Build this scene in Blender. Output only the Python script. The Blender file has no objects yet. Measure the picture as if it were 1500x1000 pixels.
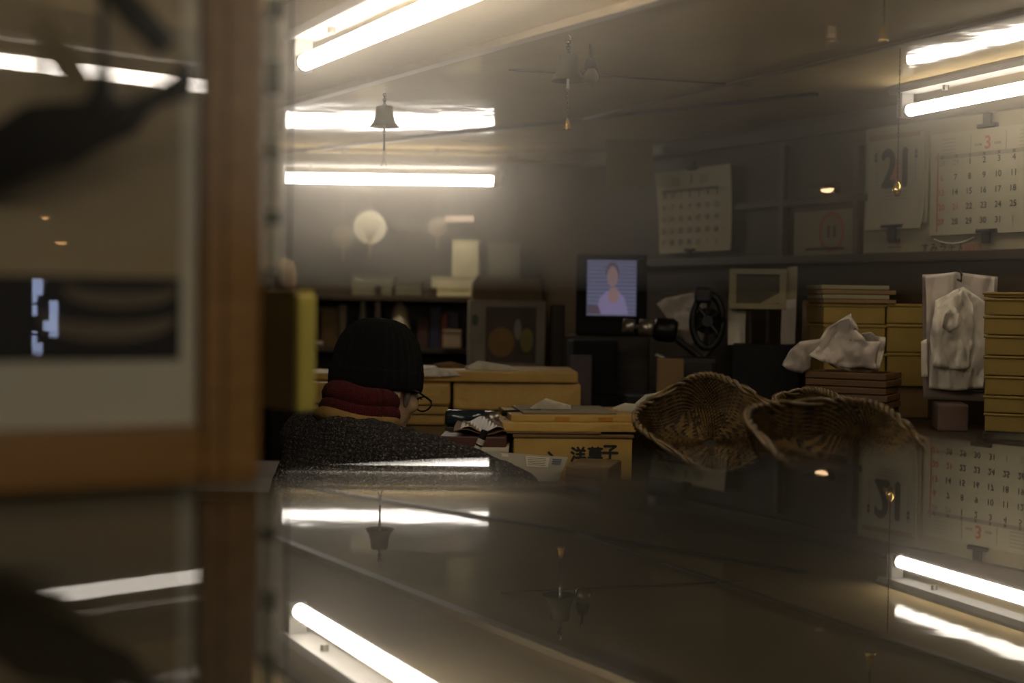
import bpy, bmesh, math, random
from mathutils import Vector, Matrix, noise
random.seed(7)
R = math.radians
sc = bpy.context.scene
COL = sc.collection

# ------------------------------------------------------------------ camera, world, exposure
CAM_Z, FPX = 1.25, 2083.33
cam_data = bpy.data.cameras.new('camera')
cam = bpy.data.objects.new('camera', cam_data); COL.objects.link(cam)
cam_data.lens, cam_data.sensor_width = 50.0, 36.0
cam_data.clip_start, cam_data.clip_end = 0.01, 60
CAM_M = Matrix.Translation((0, 0, CAM_Z)) @ Matrix.Rotation(R(90 - 1.65), 4, 'X') @ Matrix.Rotation(0.0144, 4, 'Z')
cam.matrix_world = CAM_M
cam_data.dof.use_dof = True
cam_data.dof.focus_distance = 3.15
cam_data.dof.aperture_fstop = 2.1
sc.camera = cam
world = bpy.data.worlds.new('world'); sc.world = world; world.use_nodes = True
wn = world.node_tree; wn.nodes.clear()
wo = wn.nodes.new('ShaderNodeOutputWorld')
wb = wn.nodes.new('ShaderNodeBackground'); wb.inputs[0].default_value = (0, 0, 0, 1); wb.inputs[1].default_value = 0
wn.links.new(wb.outputs[0], wo.inputs[0])
HAZE_DENSITY, HAZE_ANISO = 0.088, 0.91
TUBE_POWER = 28.0
TUBE_COL = (1.0, 0.89, 0.75)
vs = sc.view_settings
vs.view_transform, vs.look, vs.gamma, vs.exposure = 'Standard', 'None', 1.0, 0.22
vs.use_curve_mapping = False
sc.display_settings.display_device = 'sRGB'
sc.cycles.use_denoising = True
sc.cycles.max_bounces = 6
sc.cycles.volume_bounces = 0
sc.cycles.caustics_reflective = False
sc.cycles.caustics_refractive = False
sc.cycles.sample_clamp_indirect = 6.0

# ------------------------------------------------------------------ pixel -> place helpers (1500 x 1000 frame)
def ray(px, py):
    return CAM_M.to_3x3() @ Vector(((px - 750) / FPX, (500 - py) / FPX, -1.0))
def at(px, py, Y):
    d = ray(px, py); t = Y / d.y
    return Vector((d.x * t, Y, CAM_Z + d.z * t))
def on_z(px, py, z):
    d = ray(px, py); t = (z - CAM_Z) / d.z
    return Vector((d.x * t, d.y * t, z))
def on_plane(px, py, p, n):
    d = ray(px, py); o = Vector((0, 0, CAM_Z)); t = (Vector(p) - o).dot(n) / d.dot(n)
    return o + d * t

CEIL = 1.79
TOP = CAM_Z - 0.076            # the glass showcase top
A = Vector((0.5, -0.866, 0))   # along the side wall, towards the camera
B = Vector((0.866, 0.5, 0))    # across the room
WP = Vector((0.592, 4.6, CAM_Z)); WN = Vector((-0.866, -0.5, 0))
def wall_pt(px, py, off=0.0):
    return on_plane(px, py, WP + WN * off, WN)
RZ_WALL, RZ_B = R(-60), R(30)

# ------------------------------------------------------------------ materials
MATS = {}
def mat(name, col, rough=0.6, col2=None, scale=12.0, bump=0.0, bscale=60.0, metal=0.0, spec=0.5, trans=0.0, alpha=1.0,
        emit=None, stretch=(1, 1, 1), sheen=0.0, coat=0.0, ior=1.45):
    if name in MATS: return MATS[name]
    m = bpy.data.materials.new(name); m.use_nodes = True
    nt = m.node_tree; p = nt.nodes['Principled BSDF']
    p.inputs['Roughness'].default_value = rough
    p.inputs['Metallic'].default_value = metal
    p.inputs['Specular IOR Level'].default_value = spec
    p.inputs['Transmission Weight'].default_value = trans
    p.inputs['Alpha'].default_value = alpha
    p.inputs['IOR'].default_value = ior
    p.inputs['Sheen Weight'].default_value = sheen
    p.inputs['Coat Weight'].default_value = coat
    c = (*col, 1)
    p.inputs['Base Color'].default_value = c
    tc = nt.nodes.new('ShaderNodeTexCoord'); mp = nt.nodes.new('ShaderNodeMapping')
    mp.inputs['Scale'].default_value = stretch
    nt.links.new(tc.outputs['Object'], mp.inputs[0])
    if col2 is None: col2 = tuple(x * 0.72 for x in col)
    nz = nt.nodes.new('ShaderNodeTexNoise'); nz.inputs['Scale'].default_value = scale; nz.inputs['Detail'].default_value = 4
    nt.links.new(mp.outputs[0], nz.inputs['Vector'])
    mx = nt.nodes.new('ShaderNodeMix'); mx.data_type = 'RGBA'
    rp = nt.nodes.new('ShaderNodeMapRange'); rp.inputs[1].default_value = 0.3; rp.inputs[2].default_value = 0.7
    nt.links.new(nz.outputs['Fac'], rp.inputs[0]); nt.links.new(rp.outputs[0], mx.inputs['Factor'])
    mx.inputs['A'].default_value = c; mx.inputs['B'].default_value = (*col2, 1)
    nt.links.new(mx.outputs['Result'], p.inputs['Base Color'])
    if bump:
        n2 = nt.nodes.new('ShaderNodeTexNoise'); n2.inputs['Scale'].default_value = bscale; n2.inputs['Detail'].default_value = 3
        nt.links.new(mp.outputs[0], n2.inputs['Vector'])
        bp = nt.nodes.new('ShaderNodeBump'); bp.inputs['Strength'].default_value = bump; bp.inputs['Distance'].default_value = 0.01
        nt.links.new(n2.outputs['Fac'], bp.inputs['Height']); nt.links.new(bp.outputs[0], p.inputs['Normal'])
    if emit:
        p.inputs['Emission Color'].default_value = (*emit[0], 1); p.inputs['Emission Strength'].default_value = emit[1]
    MATS[name] = m
    return m
def wood(name, c1, c2, rough=0.5, axis=(1, 14, 14), scale=5, bump=0.15, spec=0.4):
    return mat(name, c1, rough, c2, scale, bump, 30, stretch=axis, spec=spec)

M_CEIL = mat('ceiling_laminate', (0.62, 0.465, 0.225), 0.07, (0.53, 0.39, 0.18), 3, 0.25, 5.0, spec=0.32)
M_BATTEN = mat('batten_varnish', (0.42, 0.33, 0.20), 0.35, (0.32, 0.24, 0.14), 6)
M_DARKWOOD = wood('dark_wood', (0.055, 0.036, 0.018), (0.028, 0.018, 0.010))
M_WALLWOOD = wood('wall_panel_wood', (0.060, 0.040, 0.018), (0.036, 0.024, 0.011), rough=0.6)
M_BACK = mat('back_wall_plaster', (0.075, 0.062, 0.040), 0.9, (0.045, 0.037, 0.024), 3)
M_FLOOR = mat('floor_concrete', (0.10, 0.085, 0.06), 0.8)
M_FRAME = wood('frame_wood', (0.40, 0.21, 0.055), (0.28, 0.14, 0.032), rough=0.4)
M_OFFWHITE = mat('lamp_enamel', (0.26, 0.25, 0.23), 0.45, (0.22, 0.21, 0.19))
M_PAPER = mat('calendar_paper', (0.30, 0.27, 0.18), 0.8, (0.26, 0.235, 0.155), 5)
M_CREAM = mat('cream_board', (0.26, 0.22, 0.13), 0.8, (0.21, 0.18, 0.105), 4)
M_INK = mat('black_ink', (0.025, 0.022, 0.018), 0.8)
M_GREYINK = mat('grey_ink', (0.22, 0.19, 0.14), 0.8)
M_RED = mat('red_ink', (0.32, 0.06, 0.035), 0.8)
M_PINK = mat('pink_ink', (0.42, 0.17, 0.10), 0.8)
M_BLACK = mat('black_plastic', (0.012, 0.011, 0.009), 0.65, spec=0.2)
M_BLACKM = mat('black_metal', (0.02, 0.018, 0.015), 0.4, metal=0.6)
M_STEEL = mat('dull_steel', (0.45, 0.42, 0.36), 0.35, metal=0.9)
M_BRASS = mat('polished_brass', (0.95, 0.68, 0.24), 0.27, (0.85, 0.58, 0.19), metal=0.9)
M_BRONZE = mat('dull_bronze', (0.055, 0.046, 0.026), 0.6, (0.04, 0.033, 0.018), 8, metal=0.2)
M_KRAFT = mat('kraft_paper', (0.60, 0.39, 0.105), 0.6, (0.46, 0.285, 0.07), 7, 0.8, 16)
M_KRAFT2 = mat('kraft_card', (0.54, 0.345, 0.09), 0.6, (0.42, 0.26, 0.06), 8, 0.2, 22)
M_YBOX = mat('mustard_card', (0.27, 0.18, 0.034), 0.7, (0.21, 0.135, 0.025), 8, 0.1, 30)
M_CARD = mat('brown_card', (0.21, 0.125, 0.045), 0.7, (0.15, 0.09, 0.03), 6)
M_TRAY = wood('tray_wood', (0.13, 0.065, 0.018), (0.085, 0.042, 0.012), rough=0.5)
M_PLASTIC = mat('white_film', (0.62, 0.57, 0.47), 0.32, (0.54, 0.49, 0.40), 6, 0.12, 25, spec=0.5)
M_PINKFILM = mat('greyish_film', (0.46, 0.40, 0.33), 0.4, (0.40, 0.34, 0.28), 6, 0.1, 25)
M_WHITEP = mat('white_paper', (0.60, 0.55, 0.42), 0.8, (0.52, 0.47, 0.36), 6)
M_WEAVE = mat('woven_bamboo', (0.14, 0.085, 0.025), 0.75, (0.045, 0.027, 0.009), 45, spec=0.2)
M_WEAVE2 = mat('basket_lining', (0.022, 0.013, 0.005), 0.8)
M_RIM = mat('basket_rim', (0.15, 0.095, 0.03), 0.35, (0.05, 0.03, 0.01), 60)
M_OLIVE = mat('olive_cloth', (0.44, 0.37, 0.07), 0.8, (0.36, 0.30, 0.05), 9)

# ------------------------------------------------------------------ mesh helpers
def obj(name, bm, m, parent=None, label=None, cat=None, group=None, kind=None, smooth=False, loc=None, rz=None):
    me = bpy.data.meshes.new(name)
    if smooth:
        for f in bm.faces: f.smooth = True
    bm.normal_update(); bm.to_mesh(me); bm.free()
    if m: me.materials.append(m)
    o = bpy.data.objects.new(name, me); COL.objects.link(o)
    if parent: o.parent = parent
    if loc is not None: o.location = loc
    if rz is not None: o.rotation_euler = (0, 0, rz)
    for k, v in (('label', label), ('category', cat), ('group', group), ('kind', kind)):
        if v: o[k] = v
    return o
def thing(name, label, cat, loc=(0, 0, 0), rz=0.0, group=None, rot=None):
    o = bpy.data.objects.new(name, None); COL.objects.link(o)
    o.empty_display_size = 0.05
    o.location = loc; o.rotation_euler = rot if rot else (0, 0, rz)
    o['label'] = label; o['category'] = cat
    if group: o['group'] = group
    return o
def box(bm, c, s, bev=0.0, m=None):
    r = bmesh.ops.create_cube(bm, size=1.0)
    vs_ = r['verts']
    bmesh.ops.scale(bm, vec=s, verts=vs_)
    if bev:
        es = list({e for v in vs_ for e in v.link_edges})
        q = bmesh.ops.bevel(bm, geom=es, offset=bev, segments=2, affect='EDGES', profile=0.6)
        vs_ = list({v for f in q['faces'] for v in f.verts} | {v for v in vs_ if v.is_valid})
    if m is not None: bmesh.ops.transform(bm, matrix=m, verts=vs_)
    bmesh.ops.translate(bm, vec=c, verts=vs_)
    return vs_
def boxbm(c, s, bev=0.0, m=None):
    bm = bmesh.new(); box(bm, c, s, bev, m); return bm
def tube(bm, pts, r, seg=8, cap=True):
    pts = [Vector(p) for p in pts]
    rr = r if isinstance(r, (list, tuple)) else [r] * len(pts)
    rings = []; ref = None
    for i, p in enumerate(pts):
        t = (pts[min(i + 1, len(pts) - 1)] - pts[max(i - 1, 0)]).normalized()
        if ref is None:
            ref = Vector((0, 0, 1)) if abs(t.z) < 0.9 else Vector((1, 0, 0))
        x = t.cross(ref).normalized(); y = x.cross(t).normalized(); ref = y
        rings.append([bm.verts.new(p + (x * math.cos(2 * math.pi * k / seg) + y * math.sin(2 * math.pi * k / seg)) * rr[i]) for k in range(seg)])
    for a, b in zip(rings, rings[1:]):
        for k in range(seg):
            bm.faces.new((a[k], a[(k + 1) % seg], b[(k + 1) % seg], b[k]))
    if cap:
        bm.faces.new(rings[0][::-1]); bm.faces.new(rings[-1])
def tubebm(pts, r, seg=8):
    bm = bmesh.new(); tube(bm, pts, r, seg); return bm
def lathe(bm, prof, seg=24, c=(0, 0, 0), m=None):
    rings = []; allv = []
    for r_, z in prof:
        ring = [bm.verts.new((r_ * math.cos(2 * math.pi * k / seg), r_ * math.sin(2 * math.pi * k / seg), z)) for k in range(seg)]
        rings.append(ring); allv += ring
    for a, b in zip(rings, rings[1:]):
        for k in range(seg):
            bm.faces.new((a[k], a[(k + 1) % seg], b[(k + 1) % seg], b[k]))
    if prof[0][0] > 1e-6: bm.faces.new(rings[0][::-1])
    if prof[-1][0] > 1e-6: bm.faces.new(rings[-1])
    if m is not None: bmesh.ops.transform(bm, matrix=m, verts=allv)
    bmesh.ops.translate(bm, vec=c, verts=allv)
    return allv
def lathebm(prof, seg=24, c=(0, 0, 0), m=None):
    bm = bmesh.new(); lathe(bm, prof, seg, c, m); return bm
def prism(bm, pts, y0, y1):
    """outline in local x/z, extruded along y"""
    a = [bm.verts.new((x, y0, z)) for x, z in pts]; b = [bm.verts.new((x, y1, z)) for x, z in pts]
    bm.faces.new(a); bm.faces.new(b[::-1])
    n = len(pts)
    for i in range(n):
        bm.faces.new((a[i], b[i], b[(i + 1) % n], a[(i + 1) % n]))
def prismbm(pts, y0, y1):
    bm = bmesh.new(); prism(bm, pts, y0, y1); bmesh.ops.recalc_face_normals(bm, faces=bm.faces[:]); return bm
def link_chain(bm, p0, p1, n, r, wire):
    p0, p1 = Vector(p0), Vector(p1)
    for i in range(n):
        c = p0.lerp(p1, (i + 0.5) / n); L = (p1 - p0).length / n * 0.72
        pts = []
        for k in range(9):
            a = 2 * math.pi * k / 8
            u = math.cos(a) * r; w = math.sin(a) * L
            pts.append(c + (Vector((u, 0, w)) if i % 2 == 0 else Vector((0, u, w))))
        tube(bm, pts, wire, 5, cap=False)
def sheet(bm, w, h, nx, nz, f, o=(0, 0, 0)):
    """rippled sheet in local x/z, f(x01, z01) -> (dx, dy, dz)"""
    g = []
    for j in range(nz + 1):
        row = []
        for i in range(nx + 1):
            u, v = i / nx, j / nz
            d = f(u, v)
            row.append(bm.verts.new((o[0] + (u - 0.5) * w + d[0], o[1] + d[1], o[2] + v * h + d[2])))
        g.append(row)
    for j in range(nz):
        for i in range(nx):
            bm.faces.new((g[j][i], g[j][i + 1], g[j + 1][i + 1], g[j + 1][i]))
def thicken(o, t):
    md = o.modifiers.new('thick', 'SOLIDIFY'); md.thickness = t; md.offset = 0
def crumple(name, pts, Y, amp, m, parent=None, seed=0, folds=9.0, back=0.0, cuts=4, sx=1.0, sz=1.0, **kw):
    """film or paper crumpled into relief: outline pixels on a plane at depth Y, folded in depth"""
    P = [at(x, y, Y) for x, y in pts]
    c = sum(P, Vector()) / len(P)
    bm = bmesh.new()
    vv = [bm.verts.new(p - c) for p in P]
    bm.faces.new(vv)
    bmesh.ops.triangulate(bm, faces=bm.faces[:])
    for _ in range(cuts):
        es = [e for e in bm.edges if e.calc_length() > 0.012]
        if not es: break
        bmesh.ops.subdivide_edges(bm, edges=es, cuts=1)
        bmesh.ops.triangulate(bm, faces=bm.faces[:])
    for v in bm.verts:
        q = Vector((v.co.x * sx, 0, v.co.z * sz)) * folds + Vector((seed * 3.1, seed * 1.7, 0))
        n = 0.7 * noise.noise(q) + 0.8 * (0.4 - abs(noise.noise(q * 1.7))) + 0.3 * (0.3 - abs(noise.noise(q * 4.1)))
        v.co.y += amp * n * 1.6 + back * (v.co.z)
    o = obj(name, bm, m, parent, smooth=True, **kw)
    if parent is None: o.location = c
    else: o.location = c - parent.location
    thicken(o, 0.0015)
    return o
_glyph = {}
def glyph(s):
    if s not in _glyph:
        cu = bpy.data.curves.new('txt', 'FONT'); cu.body = s; cu.align_x = 'CENTER'; cu.align_y = 'CENTER'; cu.size = 1.0
        cu.resolution_u = 3
        t = bpy.data.objects.new('txt', cu); COL.objects.link(t)
        me = t.to_mesh()
        V = [v.co.copy() for v in me.vertices]; F = [tuple(p.vertices) for p in me.polygons]
        t.to_mesh_clear(); bpy.data.objects.remove(t); bpy.data.curves.remove(cu)
        if V:
            lo = Vector((min(v.x for v in V), min(v.y for v in V), 0)); hi = Vector((max(v.x for v in V), max(v.y for v in V), 0))
        else: lo = hi = Vector((0, 0, 0))
        _glyph[s] = (V, F, lo, hi)
    return _glyph[s]
def text(bm, s, x, z, h, y=0.0, w=None, bold=0.0, fit=False):
    """flat lettering facing local -y; h = height of the letters"""
    V, F, lo, hi = glyph(s)
    if not V: return
    H = max(hi.y - lo.y, 1e-5); W = max(hi.x - lo.x, 1e-5); k = h / H
    kx = w / W if w else k
    mx, my = (lo.x + hi.x) / 2, (lo.y + hi.y) / 2
    offs = [(0, 0)] if not bold else [(-bold, 0), (bold, 0), (0, bold), (0, -bold)]
    for i, (bx_, bz_) in enumerate(offs):
        vv = [bm.verts.new((x + (v.x - mx) * kx + bx_, y - 0.00004 * i, z + (v.y - my) * k + bz_)) for v in V]
        for f in F:
            try: bm.faces.new([vv[j] for j in f])
            except ValueError: pass
def struct(name, bm, m, **kw):
    return obj(name, bm, m, kind='structure', **kw)

# ------------------------------------------------------------------ the room
YB = 5.6
cR = WP + A * ((YB - 4.6) / A.y)             # back corner of the side wall
cF = WP + A * ((-1.3 - 4.6) / A.y)           # its front end
XL = -1.9
poly = [(cR.x, YB), (cF.x, -1.3), (XL, -1.3), (XL, YB)]
def flat(z0, z1):
    bm = bmesh.new()
    a = [bm.verts.new((x, y, z0)) for x, y in poly]; b = [bm.verts.new((x, y, z1)) for x, y in poly]
    bm.faces.new(a); bm.faces.new(b[::-1])
    for i in range(4): bm.faces.new((a[i], a[(i + 1) % 4], b[(i + 1) % 4], b[i]))
    bmesh.ops.recalc_face_normals(bm, faces=bm.faces[:])
    return bm
struct('floor', flat(-0.1, 0.0), M_FLOOR)
struct('ceiling', flat(CEIL, CEIL + 0.08), M_CEIL)
def wall(name, p, q, m, th=0.1):
    p, q = Vector(p), Vector(q); d = q - p
    bm = boxbm((d.length / 2, th / 2, CEIL / 2), (d.length, th, CEIL))
    return struct(name, bm, m, loc=(p.x, p.y, 0), rz=math.atan2(d.y, d.x))
wall('wall_right', (cR.x, cR.y), (cF.x, cF.y), M_WALLWOOD)
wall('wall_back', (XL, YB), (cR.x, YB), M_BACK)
wall('wall_left', (XL, -1.3), (XL, YB), M_BACK)
wall('wall_front', (cF.x, -1.3), (XL, -1.3), M_BACK)

# ceiling battens running with the room, and the thin cross joint
def batten(name, p0, p1, w, h, m):
    p0, p1 = Vector(p0), Vector(p1); d = p1 - p0
    bm = boxbm((d.length / 2, 0, 0), (d.length, w, h), 0.003)
    o = struct(name, bm, m, loc=(p0.x, p0.y, CEIL - h / 2)); o.rotation_euler = (0, 0, math.atan2(d.y, d.x)); return o
b0, b1 = on_z(412, 152, CEIL), on_z(935, 0, CEIL); dd = (b1 - b0).normalized()
L2A, L2D = b0, dd
batten('trim_1', b0 - dd * 0.7, b1 + dd * 1.8, 0.030, 0.016, M_BATTEN)
b0, b1 = on_z(930, 155, CEIL), on_z(1330, 58, CEIL); dd = (b1 - b0).normalized()
batten('trim_2', b0 - dd * 0.3, b1 + dd * 2.4, 0.018, 0.008, mat('brown_batten', (0.16, 0.11, 0.055), 0.5))
b0, b1 = on_z(745, 101, CEIL), on_z(1100, 124, CEIL)
batten('trim_3', b0, b1, 0.006, 0.004, M_DARKWOOD)
# dark rails and panel frames on the side wall
def wall_bar(name, px, py0, py1, s0, s1, proud, m):
    a, b = wall_pt(px, py0), wall_pt(px, py1)
    z0, z1 = sorted((a.z, b.z)); base = WP + A * s0
    bm = boxbm(((s1 - s0) / 2, -proud / 2, (z1 - z0) / 2), (s1 - s0, proud, z1 - z0), 0.004)
    return struct(name, bm, m, loc=(base.x, base.y, z0), rz=RZ_WALL)
M_RAIL = wood('rail_wood', (0.085, 0.055, 0.028), (0.05, 0.032, 0.016), rough=0.45)
wall_bar('trim_4', 1100, 166, 186, -0.8, 3.5, 0.06, M_RAIL)
wall_bar('trim_5', 1100, 196, 214, -0.8, 3.5, 0.035, M_RAIL)
wall_bar('trim_6', 1120, 296, 306, 0.22, 0.80, 0.02, M_DARKWOOD)
wall_bar('trim_7', 1120, 376, 388, -0.5, 3.0, 0.03, M_DARKWOOD)
for i, px in enumerate((1150, 1259)):
    p = wall_pt(px, 380); q = wall_pt(px, 214)
    struct('trim_%d' % (8 + i), boxbm((0, -0.01, (q.z - p.z) / 2), (0.022, 0.02, q.z - p.z), 0.003), M_RAIL, loc=p, rz=RZ_WALL)
# a shelf-rail across the back wall
p = at(400, 238, 5.3); q = at(738, 241, 5.3)
struct('trim_10', boxbm(((q.x - p.x) / 2, 0.15, 0), (q.x - p.x, 0.30, 0.020), 0.003), M_BATTEN, loc=(p.x, 5.3, p.z))
p = at(722, 237, 4.86); q = at(884, 239, 4.86)
struct('trim_11', tubebm([(0, 0, 0), (q.x - p.x + 0.05, 0, q.z - p.z)], 0.009, 10), M_BATTEN, loc=p)
b0, b1 = on_z(412, 222, CEIL), on_z(720, 188, CEIL); dd = (b1 - b0).normalized()
batten('trim_12', b0, b1 + dd * 1.2, 0.02, 0.008, M_DARKWOOD)

# ------------------------------------------------------------------ fluorescent lamps (they light the room)
M_TUBE = mat('tube_glow', (0.9, 0.9, 0.9), 0.5, emit=(TUBE_COL, TUBE_POWER))
def tube_lamp(label, p0, d, length, drop_to=CEIL, r=0.0145, hang=False, body_h=0.045, power=None):
    """p0 = axis end of the glowing tube, d = horizontal direction"""
    d = Vector(d).normalized(); rz = math.atan2(d.y, d.x)
    root = thing('fluorescent_lamp', label, 'lamp', p0, rz, group='fluorescent tube lamps')
    mt = M_TUBE if power is None else mat('tube_glow_dim', (0.9, 0.9, 0.9), 0.5, emit=(TUBE_COL, power))
    obj('tube', tubebm([(0, 0, 0), (length, 0, 0)], r, 14), mt, root, smooth=True)
    g = 0.028
    top = (drop_to - p0.z) if not hang else (g + r + body_h)
    bm = bmesh.new()
    z0 = r + g
    pts = [(-0.026, z0), (0.026, z0), (0.034, z0 + 0.012), (0.034, max(top, z0 + 0.02)), (-0.034, max(top, z0 + 0.02)), (-0.034, z0 + 0.012)]
    a = [bm.verts.new((-0.045, y, z)) for y, z in pts]; b = [bm.verts.new((length + 0.045, y, z)) for y, z in pts]
    bm.faces.new(a); bm.faces.new(b[::-1])
    for i in range(6): bm.faces.new((a[i], b[i], b[(i + 1) % 6], a[(i + 1) % 6]))
    bmesh.ops.recalc_face_normals(bm, faces=bm.faces[:])
    obj('housing', bm, M_OFFWHITE, root)
    for x in (-0.014, length + 0.014):
        obj('lamp_holder', boxbm((x, 0, (z0 - r) / 2 + 0.004), (0.022, 0.036, z0 + r + 0.012), 0.004), M_OFFWHITE, root)
        s = 1 if x > 0 else -1
        obj('tube_cap', tubebm([(x - s * 0.02, 0, 0), (x - s * 0.006, 0, 0)], r + 0.001, 12), M_STEEL, root)
    obj('starter', tubebm([(length * 0.12, 0, z0), (length * 0.12, 0, z0 - 0.012)], 0.008, 8), M_STEEL, root)
    if hang:
        for x in (length * 0.28, length * 0.72):
            obj('hanger_rod', tubebm([(x, 0, top), (x, 0, drop_to - p0.z)], 0.007, 8), M_OFFWHITE, root)
    return root
tube_lamp('fluorescent tube lamp on the ceiling above the hanging bell pair', at(446, 92, 2.65), (0.459, -0.889, 0), 1.19)
pr = at(1331, 162, 3.5)
tube_lamp('fluorescent tube lamp on the ceiling in front of the big wall calendar', pr, (0.342, -0.94, 0), 1.19, drop_to=CEIL, power=14.0)
pf = at(417, 260.5, 5.2); pe = at(724, 263.5, 5.2)
tube_lamp('fluorescent tube lamp hanging low over the work table on two rods', pf, (1, 0, 0), (pe - pf).length, hang=True, r=0.0165)

# haze layer added to imitate lens bloom and the veil of dirty glass
hzm = bpy.data.materials.new('bloom_haze'); hzm.use_nodes = True; nt = hzm.node_tree; nt.nodes.clear()
ho = nt.nodes.new('ShaderNodeOutputMaterial'); hv = nt.nodes.new('ShaderNodeVolumeScatter')
hv.inputs['Color'].default_value = (1.0, 0.92, 0.79, 1); hv.inputs['Density'].default_value = HAZE_DENSITY; hv.inputs['Anisotropy'].default_value = HAZE_ANISO
nt.links.new(hv.outputs[0], ho.inputs['Volume'])
hb = flat(CAM_Z + 0.03, CEIL - 0.001)
for v in hb.verts: v.co.x *= 0.999; v.co.y = 2.15 + (v.co.y - 2.15) * 0.998
obj('haze', hb, hzm, label='thin haze layer added for the bloom and veil around the tube lamps', cat='haze', kind='stuff')

# ------------------------------------------------------------------ framed picture on the partition, left of the view
FP = at(0, 640, 1.15); FN = Vector((0.5, -0.866, 0))
def fr(px, py, off=0.0):
    q = on_plane(px, py, FP + FN * off, FN); d = q - FP
    return d.dot(B), q.z, q
def mirror(v):
    return v - FN * (2 * (v - FP).dot(FN))
# lamp whose image slides across the picture glass: right of the camera, under the ceiling
v1 = on_z(-30, 86, 1.686); v2 = on_z(335, 132, 1.686)
m1, m2 = mirror(v1), mirror(v2)
dm = (m2 - m1).normalized()
tube_lamp('fluorescent tube lamp mirrored in the glass of the framed picture', m2 - dm * 1.19, dm, 1.19)

# narrow daylight panes and two little warm lamps on the shop-front wall; the picture glass mirrors them
def front_pt(px, py):
    d = ray(px, py); o = Vector((0, 0, CAM_Z)); hit = o + d * ((FP - o).dot(FN) / d.dot(FN))
    r_ = d - FN * (2 * d.dot(FN)); return hit + r_ * ((-1.295 - hit.y) / r_.y)
M_DAY = mat('daylight_pane', (0.3, 0.33, 0.4), 0.3, emit=((0.55, 0.66, 1.0), 5.0))
for i, (xa, ya, xb, yb) in enumerate(((42, 408, 61, 462), (58, 440, 83, 522))):
    p, q = front_pt(xa, yb), front_pt(xb, ya)
    cx, w, h = (p.x + q.x) / 2, abs(q.x - p.x), q.z - p.z
    wo_ = struct('window_%d' % (i + 1), boxbm((0, 0.0, h / 2), (w, 0.006, h), 0.001), M_DAY, loc=(cx, -1.294, p.z))
    for s_ in (-1, 1): obj('window_frame', boxbm((s_ * (w / 2 + 0.008), 0.004, h / 2), (0.016, 0.016, h + 0.03), 0.002), M_DARKWOOD, wo_)
    for z_ in (-0.008, h + 0.008): obj('window_frame', boxbm((0, 0.004, z_), (w, 0.016, 0.016), 0.002), M_DARKWOOD, wo_)
    obj('glazing_bar', boxbm((0, 0.005, h * 0.32), (w, 0.012, 0.007), 0.001), M_DARKWOOD, wo_)
M_EMBER = mat('ember_glow', (0.9, 0.6, 0.3), 0.5, emit=((1.0, 0.50, 0.18), 9.0))
for i, (x, y, k) in enumerate(((65, 318, 0.013), (88, 355, 0.020))):
    p = front_pt(x, y)
    t = thing('warm_light', ('smaller', 'larger')[i] + ' warm hooded lamp on the shop-front wall above the narrow windows', 'lamp', p)
    obj('glow', lathebm([(0.0005, -0.008), (k * 0.6, -0.006), (k, 0.0), (0.0005, 0.001)], 14), M_EMBER, t)
    obj('hood', lathebm([(0.0005, 0.012), (k * 0.8, 0.010), (k * 1.5, 0.001), (0.0005, 0.0015)], 14), M_DARKWOOD, t)
    obj('mount', boxbm((0, -0.004, 0.016), (0.014, 0.010, 0.014), 0.001), M_DARKWOOD, t)
# ------------------------------------------------------------------ partition, picture frame and what hangs by it
sR, zB_out, qR = fr(373, 702); sI, zB_in, _ = fr(292, 622)
sL = -0.30; zT = CEIL - 0.06
struct('wall_partition', boxbm(((sR - 0.05 + sL - 0.1) / 2, 0.035, CEIL / 2), (sR - 0.05 - sL + 0.1, 0.03, CEIL)), M_BACK,
       loc=(FP.x, FP.y, 0), rz=RZ_B)
frame = thing('picture_frame', 'brown wooden frame holding a dark picture with cream margin behind glass', 'picture frame',
              (FP.x, FP.y, zB_out), RZ_B)
H = zT - zB_out; st = sR - sI
obj('stile', boxbm((sR - st / 2, 0, H / 2), (st, 0.030, H), 0.006), M_FRAME, frame)
obj('stile', boxbm((sL - st / 2, 0, H / 2), (st, 0.030, H), 0.006), M_FRAME, frame)
hb = zB_in - zB_out
obj('rail', boxbm(((sI + sL) / 2, 0, hb / 2), (sI - sL, 0.030, hb), 0.006), M_FRAME, frame)
obj('rail', boxbm(((sI + sL) / 2, 0, H - hb / 2), (sI - sL, 0.030, hb), 0.006), M_FRAME, frame)
obj('bead', boxbm((sI + 0.022, -0.018, H / 2), (0.014, 0.008, H), 0.003), M_FRAME, frame)
sM, zM, _ = fr(267, 527)
M_MARGIN = mat('cream_margin', (0.88, 0.82, 0.62), 0.8, (0.80, 0.74, 0.56), 4)
obj('backing', boxbm(((sI + sL) / 2, 0.012, H / 2), (sI - sL, 0.006, H - 0.02)), M_MARGIN, frame)
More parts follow.
